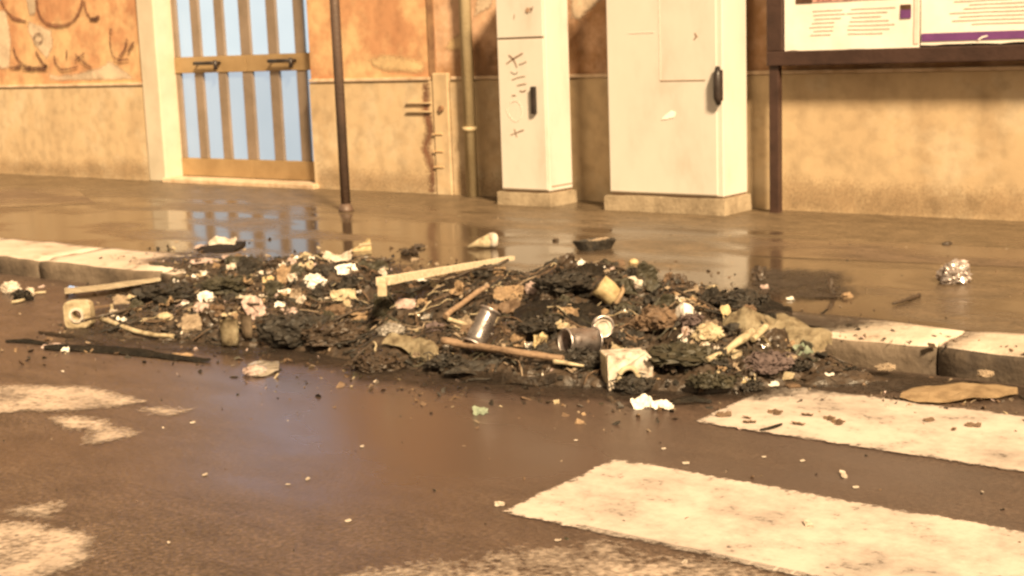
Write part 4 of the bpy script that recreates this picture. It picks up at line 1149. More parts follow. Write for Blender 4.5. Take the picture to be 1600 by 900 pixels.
crumpled('paper_scrap', (-4.185, 3.856, 0.101), 0.052, 0.023, 'bright', 'small bright white flake at the upper edge of the dark hollow', 'paper scrap', 30)
crumpled('paper_scrap', (-4.134, 3.839, 0.085), 0.052, 0.015, 'pink', 'thin pinkish flake just inside the dark hollow', 'paper scrap', 20)
crumpled('carton', (-4.074, 4.117, 0.091), 0.117, 0.053, 'cream', 'flattened cream carton right of the dark gap in the heap', 'carton', 40, 15, .12)
crumpled('paper_strip', (-4.175, 4.097, 0.080), 0.075, 0.021, 'white', 'narrow pale strip joined to the left of the flattened cream carton', 'paper strip', 30, 20, .06)
crumpled('card_scrap', (-3.990, 4.044, 0.083), 0.037, 0.031, 'cream', 'small cream tab hanging below the flattened cream carton', 'card scrap', 60)
crumpled('card_sheet', (-3.860, 3.958, 0.052), 0.102, 0.041, 'tan', 'tan card strip on the slope below the flattened cream carton', 'card sheet', 35, -12)
crumpled('card_sheet', (-3.955, 3.955, 0.060), 0.067, 0.057, 'brown', 'scorched brown sheet left of the tan card strip', 'card sheet', 60, 10)
wad('charred_bag', (-3.910, 3.701, 0.015), 0.297, 0.139, 'char', 'big black burnt bag that fills the dark hollow at the front left', 'burnt bag', .3)
wad('charred_bag', (-3.368, 3.551, -0.001), 0.191, 0.064, 'soot', 'low dark burnt bag at the road side in front of the pale cloth', 'burnt bag', .25)
crumpled('charred_sheet', (-4.250, 4.076, 0.110), 0.135, 0.054, 'char', 'black curled sheet between the bright strips and the cream carton', 'charred sheet', 35, -10)
crumpled('charred_sheet', (-4.311, 4.255, 0.161), 0.111, 0.050, 'char', 'black curled sheet behind the brightest white lump', 'charred sheet', 45, 10)
wad('charred_lump', (-4.778, 4.391, 0.142), 0.089, 0.041, 'soot', 'dark wet lump standing in the blue reflection', 'charred lump')

# -- long plank and middle of the heap
root = tag(empty('plank', (-3.778, 4.045, 0.200)), 'long pale plank resting on the back of the heap', 'plank')
A = Vector((-3.585, 3.818, 0.260)); B = Vector((-3.905, 5.052, 0.155))
def beam(a, b, w, h):
    d = (b - a); L_ = d.length; d.normalize()
    sdir = d.cross(Vector((0, 0, 1))).normalized(); up = sdir.cross(d)
    bm = bmesh.new()
    n = 14
    rings = []
    for i in range(n + 1):
        t = i / n
        ww = w * (1 - .35 * t) * (1 + .08 * noise.noise(Vector((t * 9, 0, 0)))); hh = h * (1 - .45 * t) * (1 + .15 * noise.noise(Vector((t * 9, 4, 0))))
        c = a.lerp(b, t)
        rings.append([bm.verts.new(c + sdir * x * ww + up * z * hh) for x, z in ((-.5, -.5), (.5, -.5), (.5, .5), (-.5, .5))])
    for p, q in zip(rings, rings[1:]):
        for k in range(4): bm.faces.new((p[k], p[(k + 1) % 4], q[(k + 1) % 4], q[k]))
    bm.faces.new(rings[0][::-1]); bm.faces.new(rings[-1])
    return bm
wobj('board', beam(A, B, .035, .032), M['wood'], root.location, root)
bm = bmesh.new(); box(bm, (-.016, -.018, -.05), (.016, .018, .0))
bmesh.ops.transform(bm, matrix=Matrix.Translation(A + Vector((.02, -.01, .0))) @ Matrix.Rotation(CAM_RZ, 4, 'Z'), verts=bm.verts)
wobj('end_block', dent(bm, .004, 20), M['cream'], root.location, root)
wad('charred_lump', (-4.678, 5.208, 0.100), 0.084, 0.026, 'soot', 'dark flat lump on the pavement behind the plank', 'charred lump')
crumpled('charred_leaf', (-4.767, 5.382, 0.100), 0.073, 0.023, 'soot', 'small dark leaf alone on the wet pavement behind the plank', 'leaf', 15)
crumpled('paper_scrap', (-4.513, 5.058, 0.099), 0.044, 0.016, 'ash', 'tiny greyish flake close behind the plank', 'paper scrap', 15)
loft('charred_sheet', [(-3.827, 4.130, 0.114), (-3.693, 4.135, 0.114), (-3.541, 4.156, 0.144), (-3.630, 4.405, 0.139)], [(-3.993, 4.334, 0.133), (-4.076, 4.613, 0.100), (-4.050, 4.781, 0.099), (-4.014, 4.875, 0.099)], 'soot', 'broad dark wet sheet below the plank', 'charred sheet', .02, .02)
crumpled('card_scrap', (-3.683, 4.054, 0.103), 0.091, 0.041, 'pink', 'pinkish flat card below the left end of the plank', 'card scrap', 35, -5, .08)
crumpled('card_scrap', (-3.633, 4.105, 0.109), 0.051, 0.030, 'tan', 'small tan card right of the pinkish flat card', 'card scrap', 35)
crumpled('foil_scrap', (-3.523, 4.022, 0.085), 0.069, 0.017, 'foil', 'shiny foil sliver in the centre of the heap', 'foil', 25, 12, .1)
crumpled('foil_scrap', (-3.589, 4.038, 0.086), 0.040, 0.018, 'film', 'dull film bit left of the shiny foil sliver', 'film scrap', 25)
wad('plastic_lump', (-3.485, 3.759, 0.074), 0.105, 0.057, 'grey', 'melted grey plastic lump behind the pale cloth', 'plastic lump', .3)
crumpled('card_scrap', (-3.323, 3.819, 0.089), 0.071, 0.033, 'mauve', 'mauve brown rag left of the tilted shiny tin', 'rag', 40)
loft('cloth', [(-3.436, 3.648, 0.047), (-3.373, 3.660, 0.045), (-3.260, 3.629, 0.023), (-3.171, 3.595, 0.015), (-3.114, 3.589, 0.011)], [(-3.425, 3.691, 0.059), (-3.410, 3.746, 0.065), (-3.357, 3.767, 0.069), (-3.262, 3.725, 0.065), (-3.200, 3.693, 0.050)], 'cream', 'pale crumpled cloth draped over the front of the heap', 'cloth', .035, .03, 8, freq=10)
stick('stick', [(-3.425, 3.997, 0.081), (-3.433, 4.102, 0.106), (-3.442, 4.213, 0.133), (-3.413, 4.259, 0.158)], .012, .010, 'stick', 'brown stick lying diagonally up the middle of the heap', 'stick', .03)
stick('stick', [(-3.417, 4.003, 0.080), (-3.370, 4.015, 0.068), (-3.289, 3.999, 0.054)], .010, .007, 'cream', 'short pale stick at the foot of the diagonal brown stick', 'stick', .02)
A_ = Vector((-3.066, 3.729, 0.047)) + Vector((0, 0, .045)); B_ = A_ + (Matrix.Rotation(CAM_RZ, 3, 'Z') @ Vector((.060, .05, .105)))
tin('tin_can', tuple(A_), tuple(B_), .036, 'steel', 'shiny tin can tilted up behind the long brown stick', 'tin can', dent_amp=.006)
stick('stick', [(-3.186, 3.698, 0.050), (-3.061, 3.716, 0.041), (-2.848, 3.661, 0.054), (-2.728, 3.680, 0.048), (-2.657, 3.691, 0.045)], .014, .012, 'stick', 'long brown stick across the front middle of the heap', 'stick', .045)
stick('stick', [(-2.688, 3.682, 0.045), (-2.644, 3.690, 0.042), (-2.592, 3.715, 0.032)], .012, .004, 'cream', 'pale splintered stick at the right tip of the long brown stick', 'stick', .035)
crumpled('paper_scrap', (-3.183, 3.722, 0.055), 0.036, 0.018, 'bright', 'small white flake at the left tip of the long brown stick', 'paper scrap', 30)
crumpled('card_scrap', (-3.140, 3.674, 0.037), 0.041, 0.018, 'yellow', 'small ochre flake under the left tip of the long brown stick', 'card scrap', 30)
crumpled('charred_sheet', (-2.911, 3.598, 0.011), 0.325, 0.056, 'char', 'long black crust along the road below the long brown stick', 'charred crust', 20, -6, .12)
loft('charred_strip', [(-3.088, 3.571, -0.000), (-2.944, 3.569, -0.001), (-2.795, 3.588, -0.000), (-2.658, 3.653, 0.007)], [(-3.112, 3.601, 0.018), (-2.972, 3.605, 0.015), (-2.811, 3.610, 0.020), (-2.664, 3.662, 0.026)], 'soot', 'dark wet strip at the foot of the heap below the long brown stick', 'charred strip', .02, .02)
wad('charred_lump', (-3.243, 4.081, 0.117), 0.082, 0.053, 'char', 'black lump above the tilted shiny tin', 'charred lump', .3)

# -- right of the tilted tin
crumpled('card_sheet', (-3.219, 4.151, 0.152), 0.136, 0.068, 'tan', 'dull tan folded card at the back right of the plank', 'card sheet', 45, 15)
crumpled('card_sheet', (-3.178, 4.033, 0.117), 0.143, 0.062, 'brown', 'brown folded card above the tilted shiny tin', 'card sheet', 45, -10)
wad('paper_wad', (-3.169, 4.224, 0.183), 0.064, 0.054, 'pink', 'pinkish crumpled lump beside the small clean white flake', 'paper wad', .35)
crumpled('paper_scrap', (-3.072, 4.192, 0.196), 0.043, 0.029, 'bright', 'small clean white flake right of the pinkish crumpled lump', 'paper scrap', 50)
crumpled('paper_scrap', (-3.119, 4.202, 0.186), 0.029, 0.010, 'white', 'tiny white sliver left of the small clean white flake', 'paper scrap', 20)
loft('charred_sheet', [(-3.094, 4.189, 0.185), (-2.994, 4.214, 0.194), (-2.912, 4.262, 0.168), (-2.846, 4.315, 0.202)], [(-3.378, 4.532, 0.175), (-3.093, 4.358, 0.253), (-3.180, 4.707, 0.216), (-3.415, 5.234, 0.099)], 'char', 'wide black sheet at the back behind the yellow cup', 'charred sheet', .03, .03)
loft('charred_sheet', [(-3.011, 3.877, 0.131), (-2.873, 3.882, 0.132), (-2.789, 3.959, 0.138), (-2.724, 4.022, 0.128)], [(-3.180, 4.123, 0.135), (-3.062, 4.143, 0.161), (-2.944, 4.182, 0.160), (-2.851, 4.213, 0.143)], 'char', 'glossy black sheet across the middle left of the pale tin lid', 'charred sheet', .03, .03)
# yellow crushed cup
c_loc, c_w, c_h = (-2.855, 4.245, 0.161), 0.095, 0.085
root = tag(empty('paper_cup', c_loc, CAM_RZ), 'crushed ochre yellow cup with a tan rim at the back', 'cup')
bm = bmesh.new()
tube(bm, [(c_w * .42, -.01, .02), (c_w * .1, .0, .05), (-c_w * .22, .0, .075)], [c_w * .34, c_w * .40, c_w * .42], 14)
obj('cup_body', dent(bm, .012, 22), M['yellow'], root, True)
bm = bmesh.new()
ring = [(c_w * .46 + .02 * math.sin(t), -.012 + c_w * .36 * math.cos(t), .022 + c_w * .36 * math.sin(t)) for t in [2 * math.pi * k / 14 for k in range(15)]]
tube(bm, ring, .009, 6, cap=False)
obj('cup_rim', dent(bm, .006, 22), M['tan'], root, True)
for q, (p_, w_, h_, lab) in enumerate((((-2.832, 3.967, 0.164), 0.086, 0.032, 'tan crumpled scrap, leftmost of the row of three below the yellow cup'), ((-2.845, 4.099, 0.133), 0.093, 0.030, 'tan crumpled scrap, middle of the row of three below the yellow cup'), ((-2.754, 4.088, 0.141), 0.082, 0.032, 'tan crumpled scrap, rightmost of the row of three below the yellow cup'))):
    crumpled('card_scrap', p_, w_, h_, 'tan', lab, 'card scrap', 40, 10 * q - 10, .3)
crumpled('packet', (-2.798, 4.376, 0.188), 0.115, 0.058, 'film', 'crinkled clear packet with white glints at the back', 'packet', 40, 10, .3)
crumpled('foil_scrap', (-2.779, 4.418, 0.188), 0.063, 0.029, 'foil', 'shiny crease of foil on the crinkled clear packet', 'foil', 40, 25, .25)
crumpled('card_scrap', (-2.826, 4.368, 0.202), 0.062, 0.034, 'pink', 'pinkish crumpled bit at the left of the crinkled clear packet', 'card scrap', 45)
wad('paper_wad', (-3.485, 5.423, 0.099), 0.047, 0.033, 'yellow', 'tiny pale yellow lump on the pavement behind the heap', 'paper wad', .2)
crumpled('charred_leaf', (-3.528, 5.337, 0.100), 0.100, 0.029, 'brown', 'flat brown leaf left of the tiny pale yellow lump', 'leaf', 15)
wad('paper_wad', (-2.611, 4.352, 0.197), 0.037, 0.021, 'tan', 'tiny orange tan lump at the back between the packet and the arched paper', 'paper wad', .2)
# tin lying on its side with its loose lid
A_ = Vector((-2.715, 3.789, 0.078)) + Vector((0, 0, .045)); B_ = Vector((-2.670, 3.900, 0.065)) + Vector((0, 0, .047))
tin('tin_can', tuple(A_), tuple(B_), .043, 'steel', 'dented tin can lying on its side left of the round pale lid', 'tin can', dent_amp=.003)
l_loc, l_w, l_h = (-2.667, 3.947, 0.088), 0.075, 0.075
root = tag(empty('round_disc', (l_loc[0], l_loc[1], l_loc[2] + .025), CAM_RZ + R(14)), 'round pale tin lid facing the road right of the lying tin', 'lid')
bm = bmesh.new(); tube(bm, [(0, .012, l_w / 2), (0, 0, l_w / 2 + .002)], l_w / 2, 24); obj('disc', bm, M['white'], root)
bm = bmesh.new(); tube(bm, [(l_w * .49 * math.cos(t), -.002, l_w / 2 + l_w * .49 * math.sin(t)) for t in [2 * math.pi * k / 24 for k in range(25)]], .005, 6, cap=False); obj('lid_rim', bm, M['steel'], root, True)
bm = bmesh.new(); tube(bm, [(l_w * .3 * math.cos(t), .0, l_w / 2 + l_w * .3 * math.sin(t)) for t in [2 * math.pi * k / 24 for k in range(25)]], .003, 6, cap=False); obj('lid_ridge', bm, M['white'], root, True)
wad('charred_bag', (-2.646, 3.768, 0.050), 0.150, 0.064, 'char', 'black burnt lump under the lying tin', 'burnt bag', .3)
crumpled('card_scrap', (-2.908, 3.784, 0.083), 0.062, 0.040, 'tan', 'tan curled flake left of the pair in front of the lying tin', 'card scrap', 50, 10, .3)
crumpled('card_scrap', (-2.827, 3.791, 0.083), 0.053, 0.057, 'yellow', 'ochre curled flake right of the pair in front of the lying tin', 'card scrap', 55, -10, .3)
crumpled('foil_scrap', (-2.870, 3.793, 0.081), 0.040, 0.018, 'foil', 'shiny foil between the tan and ochre curled flakes', 'foil', 40)
crumpled('foil_scrap', (-2.837, 3.756, 0.067), 0.057, 0.018, 'foil', 'narrow silver foil strip below the ochre curled flake', 'foil', 30, 15, .08)
crumpled('foil_scrap', (-3.021, 3.967, 0.126), 0.028, 0.009, 'foil', 'glinting speck of foil on the glossy black sheet', 'foil', 30)
crumpled('foil_scrap', (-3.054, 3.957, 0.127), 0.023, 0.009, 'foil', 'glinting speck of foil left on the glossy black sheet', 'foil', 30, 20)
crumpled('paper_scrap', (-2.696, 3.657, 0.028), 0.043, 0.021, 'film', 'small film bit near the splintered stick tip', 'film scrap', 30)

# -- right part of the heap
a_loc, a_w, a_h = (-2.421, 3.733, 0.006), 0.208, 0.125
u_ = a_w / 100
root = tag(empty('broken_housing', a_loc, CAM_RZ + R(8)), 'broken white plastic housing with an arched opening at the front', 'plastic housing')
outl = [(-35, 0), (-36, 20), (-36, 40), (-34, 55), (-14, 56), (8, 58), (28, 57), (36, 46), (37, 28), (35, 10), (27, 4), (19, 6), (17, 18), (10, 29), (-2, 33), (-12, 28), (-18, 16), (-20, 2), (-27, -5)]
bm = extrude_poly(bmesh.new(), [(x * u_, z * u_) for x, z in outl], .022)
for v in bm.verts: v.co += Vector((0, .10 * v.co.z - .12 * abs(v.co.x), 0)) + noise.noise_vector(v.co * 25) * .004
obj('shell', bm, M['white'], root)
bm = bmesh.new(); tube(bm, [(p.x, -.012 + .1 * p.y, p.y) for p in smooth_path([(14 * u_, 14 * u_, 0), (6 * u_, 31 * u_, 0), (-6 * u_, 34 * u_, 0), (-17 * u_, 26 * u_, 0), (-21 * u_, 8 * u_, 0)], 4)], .009, 7)
obj('arch_rim', bm, M['cream'], root, True)
obj('side_wall', dent(bx((-.36 * a_w, .01, .02), (-.345 * a_w, .11, .52 * a_w)), .004, 20), M['cream'], root)
obj('top_wall', dent(bx((-.34 * a_w, .03, .50 * a_w), (.3 * a_w, .13, .52 * a_w)), .004, 20), M['white'], root)
crumpled('card_flap', (-2.566, 3.893, 0.069), 0.056, 0.035, 'cream', 'small cream lump on top of the broken white housing', 'card scrap', 50)
wad('charred_bag', (-2.398, 3.716, -0.001), 0.124, 0.062, 'char', 'black mass inside the arch of the broken white housing', 'burnt bag', .3)
crumpled('tissue', (-2.259, 3.556, -0.001), 0.075, 0.035, 'bright', 'clean white tissue on the road below the broken housing, left half', 'tissue', 30, 10, .3)
crumpled('tissue', (-2.202, 3.569, -0.000), 0.078, 0.024, 'bright', 'flat pinkish lit white tissue, right half beside the clean white one', 'tissue', 20, -10, .2)
loft('charred_strip', [(-2.207, 3.637, -0.000), (-2.163, 3.679, -0.000), (-2.113, 3.718, -0.000)], [(-2.231, 3.676, -0.000), (-2.196, 3.735, -0.000), (-2.120, 3.731, -0.000)], 'char', 'thin black sliver on the road right of the white tissues', 'charred strip', .015, .006, 3)
wad('paper_wad', (-2.398, 3.878, 0.049), 0.042, 0.034, 'yellow', 'small yellow lump right of the broken white housing', 'paper wad', .25)
crumpled('paper_scrap', (-2.336, 3.846, 0.051), 0.050, 0.019, 'pink', 'thin pinkish scrap right of the small yellow lump', 'paper scrap', 25, 15)
crumpled('paper_arch', (-2.402, 4.059, 0.160), 0.118, 0.070, 'bright', 'bright white crumpled paper bent into an arch on the heap', 'paper scrap', 55, -5, .2, -.7)
wad('charred_lump', (-2.383, 4.060, 0.162), 0.065, 0.039, 'mauve', 'dark mauve lump under the bright white paper arch', 'rag')
crumpled('paper_scrap', (-2.376, 4.013, 0.127), 0.030, 0.035, 'pink', 'small pale flake below the bright white paper arch', 'paper scrap', 60)
crumpled('foil_scrap', (-2.366, 3.988, 0.111), 0.030, 0.011, 'foil', 'glinting foil speck below the small pale flake', 'foil', 30)
wad('paper_bag', (-2.306, 4.037, 0.121), 0.099, 0.073, 'cream', 'rounded cream crumpled bag left of the rag\'s pointed corner', 'paper bag', .3)
crumpled('foil_scrap', (-2.295, 4.004, 0.106), 0.055, 0.021, 'film', 'shiny film along the foot of the rounded cream bag', 'film scrap', 35)
wad('leafy_clump', (-2.325, 3.901, 0.071), 0.236, 0.067, 'olive', 'dark green clump of burnt leaves in front of the cream bag', 'leaf clump', .4)
loft('rag', [(-2.305, 4.132, 0.147), (-2.238, 4.116, 0.130), (-2.179, 4.132, 0.124), (-2.108, 4.140, 0.086), (-2.068, 4.192, 0.072), (-2.006, 4.218, 0.064), (-1.996, 4.335, 0.051)], [(-2.396, 4.325, 0.164), (-2.302, 4.227, 0.166), (-2.249, 4.256, 0.157), (-2.323, 4.543, 0.099), (-2.212, 4.494, 0.099), (-2.091, 4.406, 0.100), (-2.010, 4.364, 0.075)], 'cream', 'long dirty beige rag spread over the right end of the heap', 'rag', .05, .035, 9, freq=9)
crumpled('rag_corner', (-2.317, 4.190, 0.163), 0.040, 0.048, 'yellow', 'small ochre cloth tip standing up at the left of the beige rag', 'rag', 70, 20, .1)
wad('charred_lump', (-2.260, 4.130, 0.139), 0.052, 0.039, 'char', 'black hollow lump in the crook of the beige rag', 'charred lump', .2)
stick('stick', [(-2.221, 3.887, 0.069), (-2.224, 3.994, 0.072), (-2.203, 4.064, 0.098), (-2.178, 4.122, 0.122)], .010, .016, 'cream', 'pale thick stick pointing left from under the beige rag', 'stick', .025)
stick('stick', [(-2.162, 4.082, 0.101), (-2.161, 4.124, 0.115), (-2.166, 4.181, 0.125)], .010, .013, 'cream', 'short pale stick right of the thick one under the beige rag', 'stick', .03)
crumpled('foil_scrap', (-2.128, 4.116, 0.095), 0.038, 0.013, 'foil', 'glinting foil bit below the beige rag', 'foil', 30, 10)
wad('mauve_rag', (-2.069, 4.010, 0.048), 0.137, 0.071, 'mauve', 'dark mauve cloth bundle below the beige rag', 'rag', .3)
crumpled('scrap_or_reflection', (-2.044, 4.105, 0.048), 0.072, 0.034, 'ash', 'greyish curled piece over the dark gap at the right end', 'plastic scrap', 40, 0, .2)
wad('charred_lump', (-2.026, 4.107, 0.041), 0.105, 0.029, 'char', 'black lump under the greyish curled piece', 'charred lump')
crumpled('teal_film', (-2.023, 4.205, 0.065), 0.090, 0.034, 'teal', 'pale teal film at the right tip of the beige rag', 'film scrap', 35, 10, .25)
crumpled('paper_strip', (-2.021, 4.014, 0.023), 0.079, 0.025, 'cream', 'cream flat strip at the road side below the mauve bundle', 'paper strip', 25, -20, .08)
crumpled('foil_scrap', (-2.029, 3.976, 0.009), 0.045, 0.012, 'bright', 'thin white strip just below the cream flat strip', 'paper strip', 20, 12, .06)
crumpled('paper_scrap', (-1.903, 4.124, 0.026), 0.033, 0.010, 'bright', 'tiny white strip alone on the road right of the heap', 'paper scrap', 20, 12, .06)
crumpled('card_scrap', (-2.098, 3.916, 0.022), 0.041, 0.016, 'yellow', 'small ochre scrap below the leaves at the road side', 'card scrap', 25)
crumpled('foil_scrap', (-2.102, 3.924, 0.028), 0.025, 0.008, 'foil', 'glint of foil on the small ochre scrap', 'foil', 30)
wad('charred_lump', (-1.980, 4.013, 0.003), 0.045, 0.016, 'brown', 'brown crumb on the road right of the thin white strip', 'charred lump')
wad('charred_bag', (-2.172, 3.815, 0.027), 0.143, 0.041, 'olive', 'low dark heap of wet leaves at the front right', 'leaf clump', .35)
wad('charred_lump', (-2.077, 3.914, -0.000), 0.070, 0.025, 'char', 'small black lump at the front right corner of the heap', 'charred lump')
loft('charred_sheet', [(-2.480, 4.318, 0.172), (-2.370, 4.351, 0.166), (-2.361, 4.577, 0.099), (-2.247, 4.555, 0.099)], [(-2.534, 4.431, 0.191), (-2.665, 4.894, 0.099), (-2.489, 4.826, 0.099), (-2.342, 4.726, 0.099)], 'char', 'black crust along the back right of the heap', 'charred crust', .02, .02)

# -- on the pavement
k_loc, k_w, k_h = (-4.469, 5.539, 0.100), 0.164, 0.079
root = tag(empty('paper_cone', k_loc, CAM_RZ + R(8)), 'cream paper cone lying on the pavement behind the plank', 'paper cone')
bm = bmesh.new(); tube(bm, [(-k_w * .5, 0, .010), (-k_w * .1, 0, k_h * .34), (k_w * .22, 0, k_h * .46)], [.004, k_h * .30, k_h * .46], 14)
obj('cone', dent(bm, .004, 25), M['cream'], root, True)
bm = bmesh.new(); tube(bm, [(k_w * .20, 0, k_h * .47), (k_w * .34, 0, k_h * .48), (k_w * .44, 0, k_h * .47), (k_w * .48, 0, k_h * .46)], [k_h * .48, k_h * .52, k_h * .42, k_h * .15], 14)
obj('rounded_end', dent(bm, .004, 25), M['white'], root, True)
d_loc, d_w, d_h = (-3.912, 5.737, 0.100), 0.224, 0.057
root = tag(empty('burnt_tray', d_loc, CAM_RZ + R(10)), 'black burnt shallow tray lying on the wet pavement', 'tray')
bm = bmesh.new()
n = 18
rr = [[bm.verts.new((d_w * .5 * k * math.cos(t) * (1 + .1 * math.sin(3 * t)), d_w * .22 * k * math.sin(t), z)) for t in [2 * math.pi * q / n for q in range(n)]] for k, z in ((.75, 0), (1, .045), (.9, .05), (.68, .02))]
for a, b in zip(rr, rr[1:]):
    for q in range(n): bm.faces.new((a[q], a[(q + 1) % n], b[(q + 1) % n], b[q]))
bm.faces.new(rr[0][::-1]); bm.faces.new(rr[-1])
obj('tray_body', dent(bm, .008, 20), M['char'], root)
obj('ash_crust', sheet_bm(d_w * .5, .05, 77, .1), M['ash'], root, loc=(.02, -.01, .05))
f_loc, f_w, f_h = (-2.029, 5.561, 0.100), 0.131, 0.104
wad('crushed_can', f_loc, f_w, f_h, 'steel', 'crumpled silver can lying alone on the right pavement', 'crushed can', .45)
crumpled('charred_strip', (-2.335, 5.087, 0.099), 0.035, 0.071, 'soot', 'dark standing curl at the right edge of the dark wet patch', 'charred strip', 60, 20)
wad('paper_wad', (-2.268, 5.059, 0.099), 0.045, 0.030, 'tan', 'tiny tan lump beside the dark standing curl', 'paper wad')
crumpled('charred_strip', (-2.755, 5.250, 0.099), 0.070, 0.065, 'soot', 'dark twisted scrap at the left edge of the dark wet patch', 'charred strip', 50, -20)
crumpled('foil_scrap', (-2.824, 5.393, 0.100), 0.039, 0.014, 'foil', 'glint of foil on the dark twisted scrap', 'foil', 25)
crumpled('paper_scrap', (-2.628, 5.073, 0.099), 0.036, 0.021, 'pink', 'tiny pinkish flake below the dark twisted scrap', 'paper scrap', 30)
crumpled('paper_scrap', (-2.435, 4.913, 0.100), 0.035, 0.012, 'bright', 'tiny white flake in front of the dark wet patch', 'paper scrap', 25)
stick('twig', [(-2.050, 4.984, 0.100), (-2.037, 5.078, 0.100), (-2.033, 5.201, 0.100)], .004, .010, 'soot', 'short dark twig on the pavement above the right kerb', 'twig', .008)
wad('charred_lump', (-2.433, 6.572, 0.099), 0.043, 0.018, 'soot', 'tiny dark crumb on the pavement above the crumpled can', 'charred lump')
wad('charred_lump', (-4.272, 5.900, 0.100), 0.034, 0.020, 'soot', 'tiny dark crumb on the pavement left of the burnt tray', 'charred lump')

# -- on the road, right and front
loft('card_sheet', [(-1.629, 4.019, 0.000), (-1.538, 4.018, 0.000), (-1.434, 4.112, 0.000), (-1.340, 4.236, 0.000)], [(-1.643, 4.120, 0.000), (-1.593, 4.214, 0.000), (-1.505, 4.311, 0.000), (-1.368, 4.312, 0.000)], 'card', 'ochre flattened cardboard on the road beside the upper stripe', 'cardboard', .014, .008, 6, thick=.008, lift=.012)
wad('charred_lump', (-1.467, 4.317, 0.037), 0.053, 0.024, 'ash', 'small grey lump in the gutter under the right kerb joint', 'charred lump')
wad('charred_lump', (-1.789, 4.302, 0.024), 0.063, 0.025, 'ash', 'small pale crumb pile in the gutter under the right kerb', 'charred lump')
loft('leaf', [(-1.832, 3.502, 0.000), (-1.812, 3.530, 0.000), (-1.807, 3.588, 0.000)], [(-1.839, 3.514, 0.000), (-1.827, 3.560, 0.000), (-1.813, 3.600, 0.000)], 'char', 'narrow black leaf across the lower edge of the upper stripe', 'leaf', .008, .004, 3)
crumpled('leaf', (-2.655, 3.249, -0.000), 0.055, 0.022, 'teal', 'torn pale green leaf alone in the middle of the road', 'leaf', 25, 10, .2)
for (p_, w_, h_, lab) in (((-2.071, 2.592, -0.000), 0.038, 0.011, 'small pale flake at the left tip of the lower stripe'),
                 ((-1.359, 2.838, -0.000), 0.029, 0.021, 'white bird dropping like blob on the lower stripe'),
                 ((-1.451, 3.231, -0.001), 0.023, 0.020, 'faint white splash between the two right stripes')):
    crumpled('paper_scrap', p_, w_ * .75, h_ * .75, 'white', lab, 'paper scrap', 12, 0, .08)
flakes = [(-1.392, 3.167, 0.000), (-1.707, 3.284, 0.000), (-1.978, 3.215, 0.000), (-1.120, 3.297, 0.000), (-1.499, 2.502, 0.000), (-2.312, 2.311, 0.000), (-2.729, 2.801, 0.000), (-2.237, 3.159, 0.000), (-2.573, 1.972, 0.000), (-2.922, 2.376, 0.000), (-3.374, 2.720, 0.000), (-2.658, 2.438, 0.000), (-2.649, 2.495, 0.000), (-1.857, 3.127, 0.000), (-1.811, 2.471, 0.000), (-1.603, 3.306, 0.000)]
rf = random.Random(4)
fb = None
for q, loc in enumerate(flakes):
    if fb is None:
        fb = crumpled('paper_flake', loc, .017, .004, 'white', 'tiny pale flake lying loose on the open road surface', 'paper flake', 14, 0, .1, group='pale flakes on the open road')
    else:
        again(fb, (loc[0], loc[1], .004), (R(10), 0, rf.uniform(0, 6.28))).scale = [rf.uniform(.6, 1.3)] * 3
dark = [(-1.994, 3.585, 0.000), (-1.929, 3.615, 0.000), (-1.892, 3.686, 0.000), (-1.796, 3.733, 0.000), (-1.726, 3.707, 0.000), (-1.690, 3.680, 0.000), (-1.772, 3.632, 0.000), (-1.909, 3.577, 0.000), (-1.458, 3.838, 0.000), (-1.379, 3.782, 0.000), (-1.337, 3.838, 0.000)]
fb = None
for q, loc in enumerate(dark):
    if fb is None:
        fb = crumpled('burnt_flake', (loc[0], loc[1], .005), .05, .01, 'brown', 'dark burnt flake on the paint of the upper stripe, near its left tip', 'burnt flake', 10, 0, .15, group='burnt flakes on the upper stripe')
    else:
        o = again(fb, (loc[0], loc[1], .008), (R(8), 0, rf.uniform(0, 6.28)))
        o.scale = [rf.uniform(.5, 1.2)] * 3
        o['label'] = 'dark burnt flake on the paint of the upper stripe, ' + ('near its left tip' if loc[0] < -1.85 else 'towards its left end' if loc[0] < -1.7 else 'below the ochre cardboard')

wad('matted_clump', (-4.998, 3.932, 0.050), 0.257, 0.097, 'char', 'black matted clump behind the oval cream wad', 'burnt clump', .4)
wad('matted_clump', (-4.764, 4.102, 0.085), 0.228, 0.085, 'olive', 'dark olive matted clump at the back left of the curved shells', 'burnt clump', .4)
wad('matted_clump', (-3.731, 3.696, 0.035), 0.218, 0.087, 'soot', 'sooty matted clump at the right of the dark hollow', 'burnt clump', .4)
wad('matted_clump', (-3.024, 4.216, 0.211), 0.192, 0.072, 'char', 'black matted clump at the back left of the ochre cup', 'burnt clump', .4)
wad('matted_clump', (-2.520, 4.076, 0.137), 0.155, 0.080, 'brown', 'brown matted clump left of the bright paper arch', 'burnt clump', .4)
wad('matted_clump', (-2.392, 4.391, 0.171), 0.206, 0.060, 'char', 'black matted clump behind the ochre cloth tip', 'burnt clump', .4)
wad('matted_clump', (-2.863, 3.868, 0.124), 0.157, 0.063, 'char', 'black matted clump above the pair of curled flakes', 'burnt clump', .4)
wad('matted_clump', (-3.100, 3.622, 0.022), 0.133, 0.053, 'char', 'black matted clump under the left part of the long brown stick', 'burnt clump', .4)

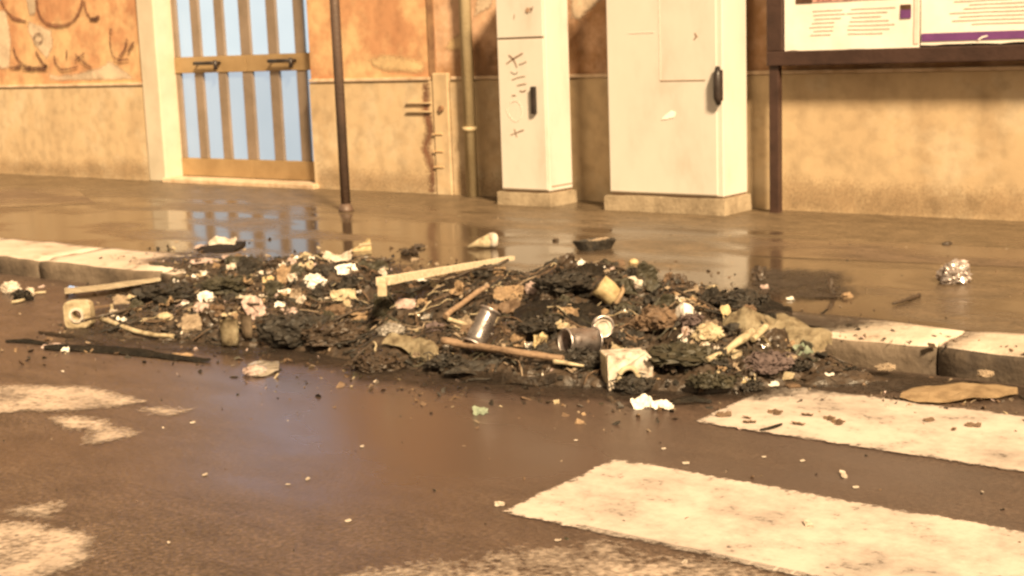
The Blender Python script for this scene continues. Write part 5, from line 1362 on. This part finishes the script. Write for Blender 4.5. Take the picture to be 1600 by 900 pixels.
# -- the many small pieces that fill the heap between the named ones
looks = {'bright': 'small clean white', 'white': 'small torn white', 'pink': 'small torn pinkish', 'cream': 'small torn cream', 'tan': 'small tan', 'brown': 'small scorched brown', 'ash': 'small grey',
         'char': 'curled black', 'soot': 'curled sooty brown', 'olive': 'curled dark olive'}
def fill(name, kinds, cnt, label, cat, group, x0, x1, seed, size, bias=1.0):
    r = random.Random(seed)
    src = []
    for k, m in enumerate(kinds):
        seed_n[0] += 1
        src.append((sheet_bm(.07, .055, seed_n[0], .3), m))
    protos = []
    for bm, m in src:
        protos.append(obj(name, bm, M[m]))
    n = 0
    while n < cnt:
        x = x0 + (x1 - x0) * r.random() ** bias; f = lerp_tab(FRONT, x); b = lerp_tab(BACK, x)
        y = r.uniform(f + .03, b - .03)
        if heap_h(x, y) < .02: continue
        p = protos[n % len(protos)]
        o = p if n < len(protos) else again(p, (0, 0, 0))
        o.location = (x, y, ground_z(x, y) + .008)
        o.rotation_euler = (R(r.uniform(5, 70)), R(r.uniform(-25, 25)), CAM_RZ + r.uniform(-1.2, 1.2))
        o.scale = [r.uniform(*size)] * 3
        zone = 'left end' if x < -4.5 else 'left half' if x < -3.9 else 'middle' if x < -3.2 else 'right half' if x < -2.6 else 'right end'
        t = (y - f) / (b - f)
        side = 'on its road side' if t < .36 else 'on its crest' if t < .66 else 'on its pavement side'
        tag(o, '%s %s in the %s of the heap, %s' % (looks[kinds[n % len(protos)]], label, zone, side), cat, group)
        n += 1
fill('paper_bit', ['white', 'pink', 'cream', 'bright'], 84, 'paper bit', 'paper bit', 'torn pale scraps in the heap', -5.2, -2.15, 21, (.3, .9), 1.6)
fill('card_bit', ['tan', 'brown', 'ash'], 60, 'card bit', 'card bit', 'brown card scraps in the heap', -5.3, -2.05, 22, (.4, 1.1))
fill('char_bit', ['char', 'soot', 'olive'], 80, 'burnt scrap', 'burnt bit', 'black burnt scraps in the heap', -5.4, -1.95, 23, (.6, 1.5))
rt = random.Random(31)
st0 = None
for q in range(26):
    x = rt.uniform(-5.0, -2.1); y = rt.uniform(lerp_tab(FRONT, x) + .05, lerp_tab(BACK, x) - .05)
    if st0 is None:
        pts = [(0, 0, 0), (.06, .01, .008), (.12, -.005, .004), (.18, .012, .01)]
        st0 = tag(obj('charred_twig', tube(bmesh.new(), smooth_path(pts, 3), .005, 6), M['soot']), 'thin charred twig mixed into the heap', 'twig', 'charred twigs in the heap')
        o = st0
    else:
        o = again(st0, (0, 0, 0))
    t = (y - lerp_tab(FRONT, x)) / (lerp_tab(BACK, x) - lerp_tab(FRONT, x))
    o['label'] = 'thin charred twig in the %s of the heap, %s' % ('left end' if x < -4.5 else 'left half' if x < -3.9 else 'middle' if x < -3.2 else 'right half' if x < -2.6 else 'right end',
                                                                  'on its road side' if t < .36 else 'on its crest' if t < .66 else 'on its pavement side')
    o.location = (x, y, ground_z(x, y) + .02); o.rotation_euler = (rt.uniform(-.2, .2), rt.uniform(-.3, .3), rt.uniform(0, 6.28)); o.scale = [rt.uniform(.5, 1.3)] * 3
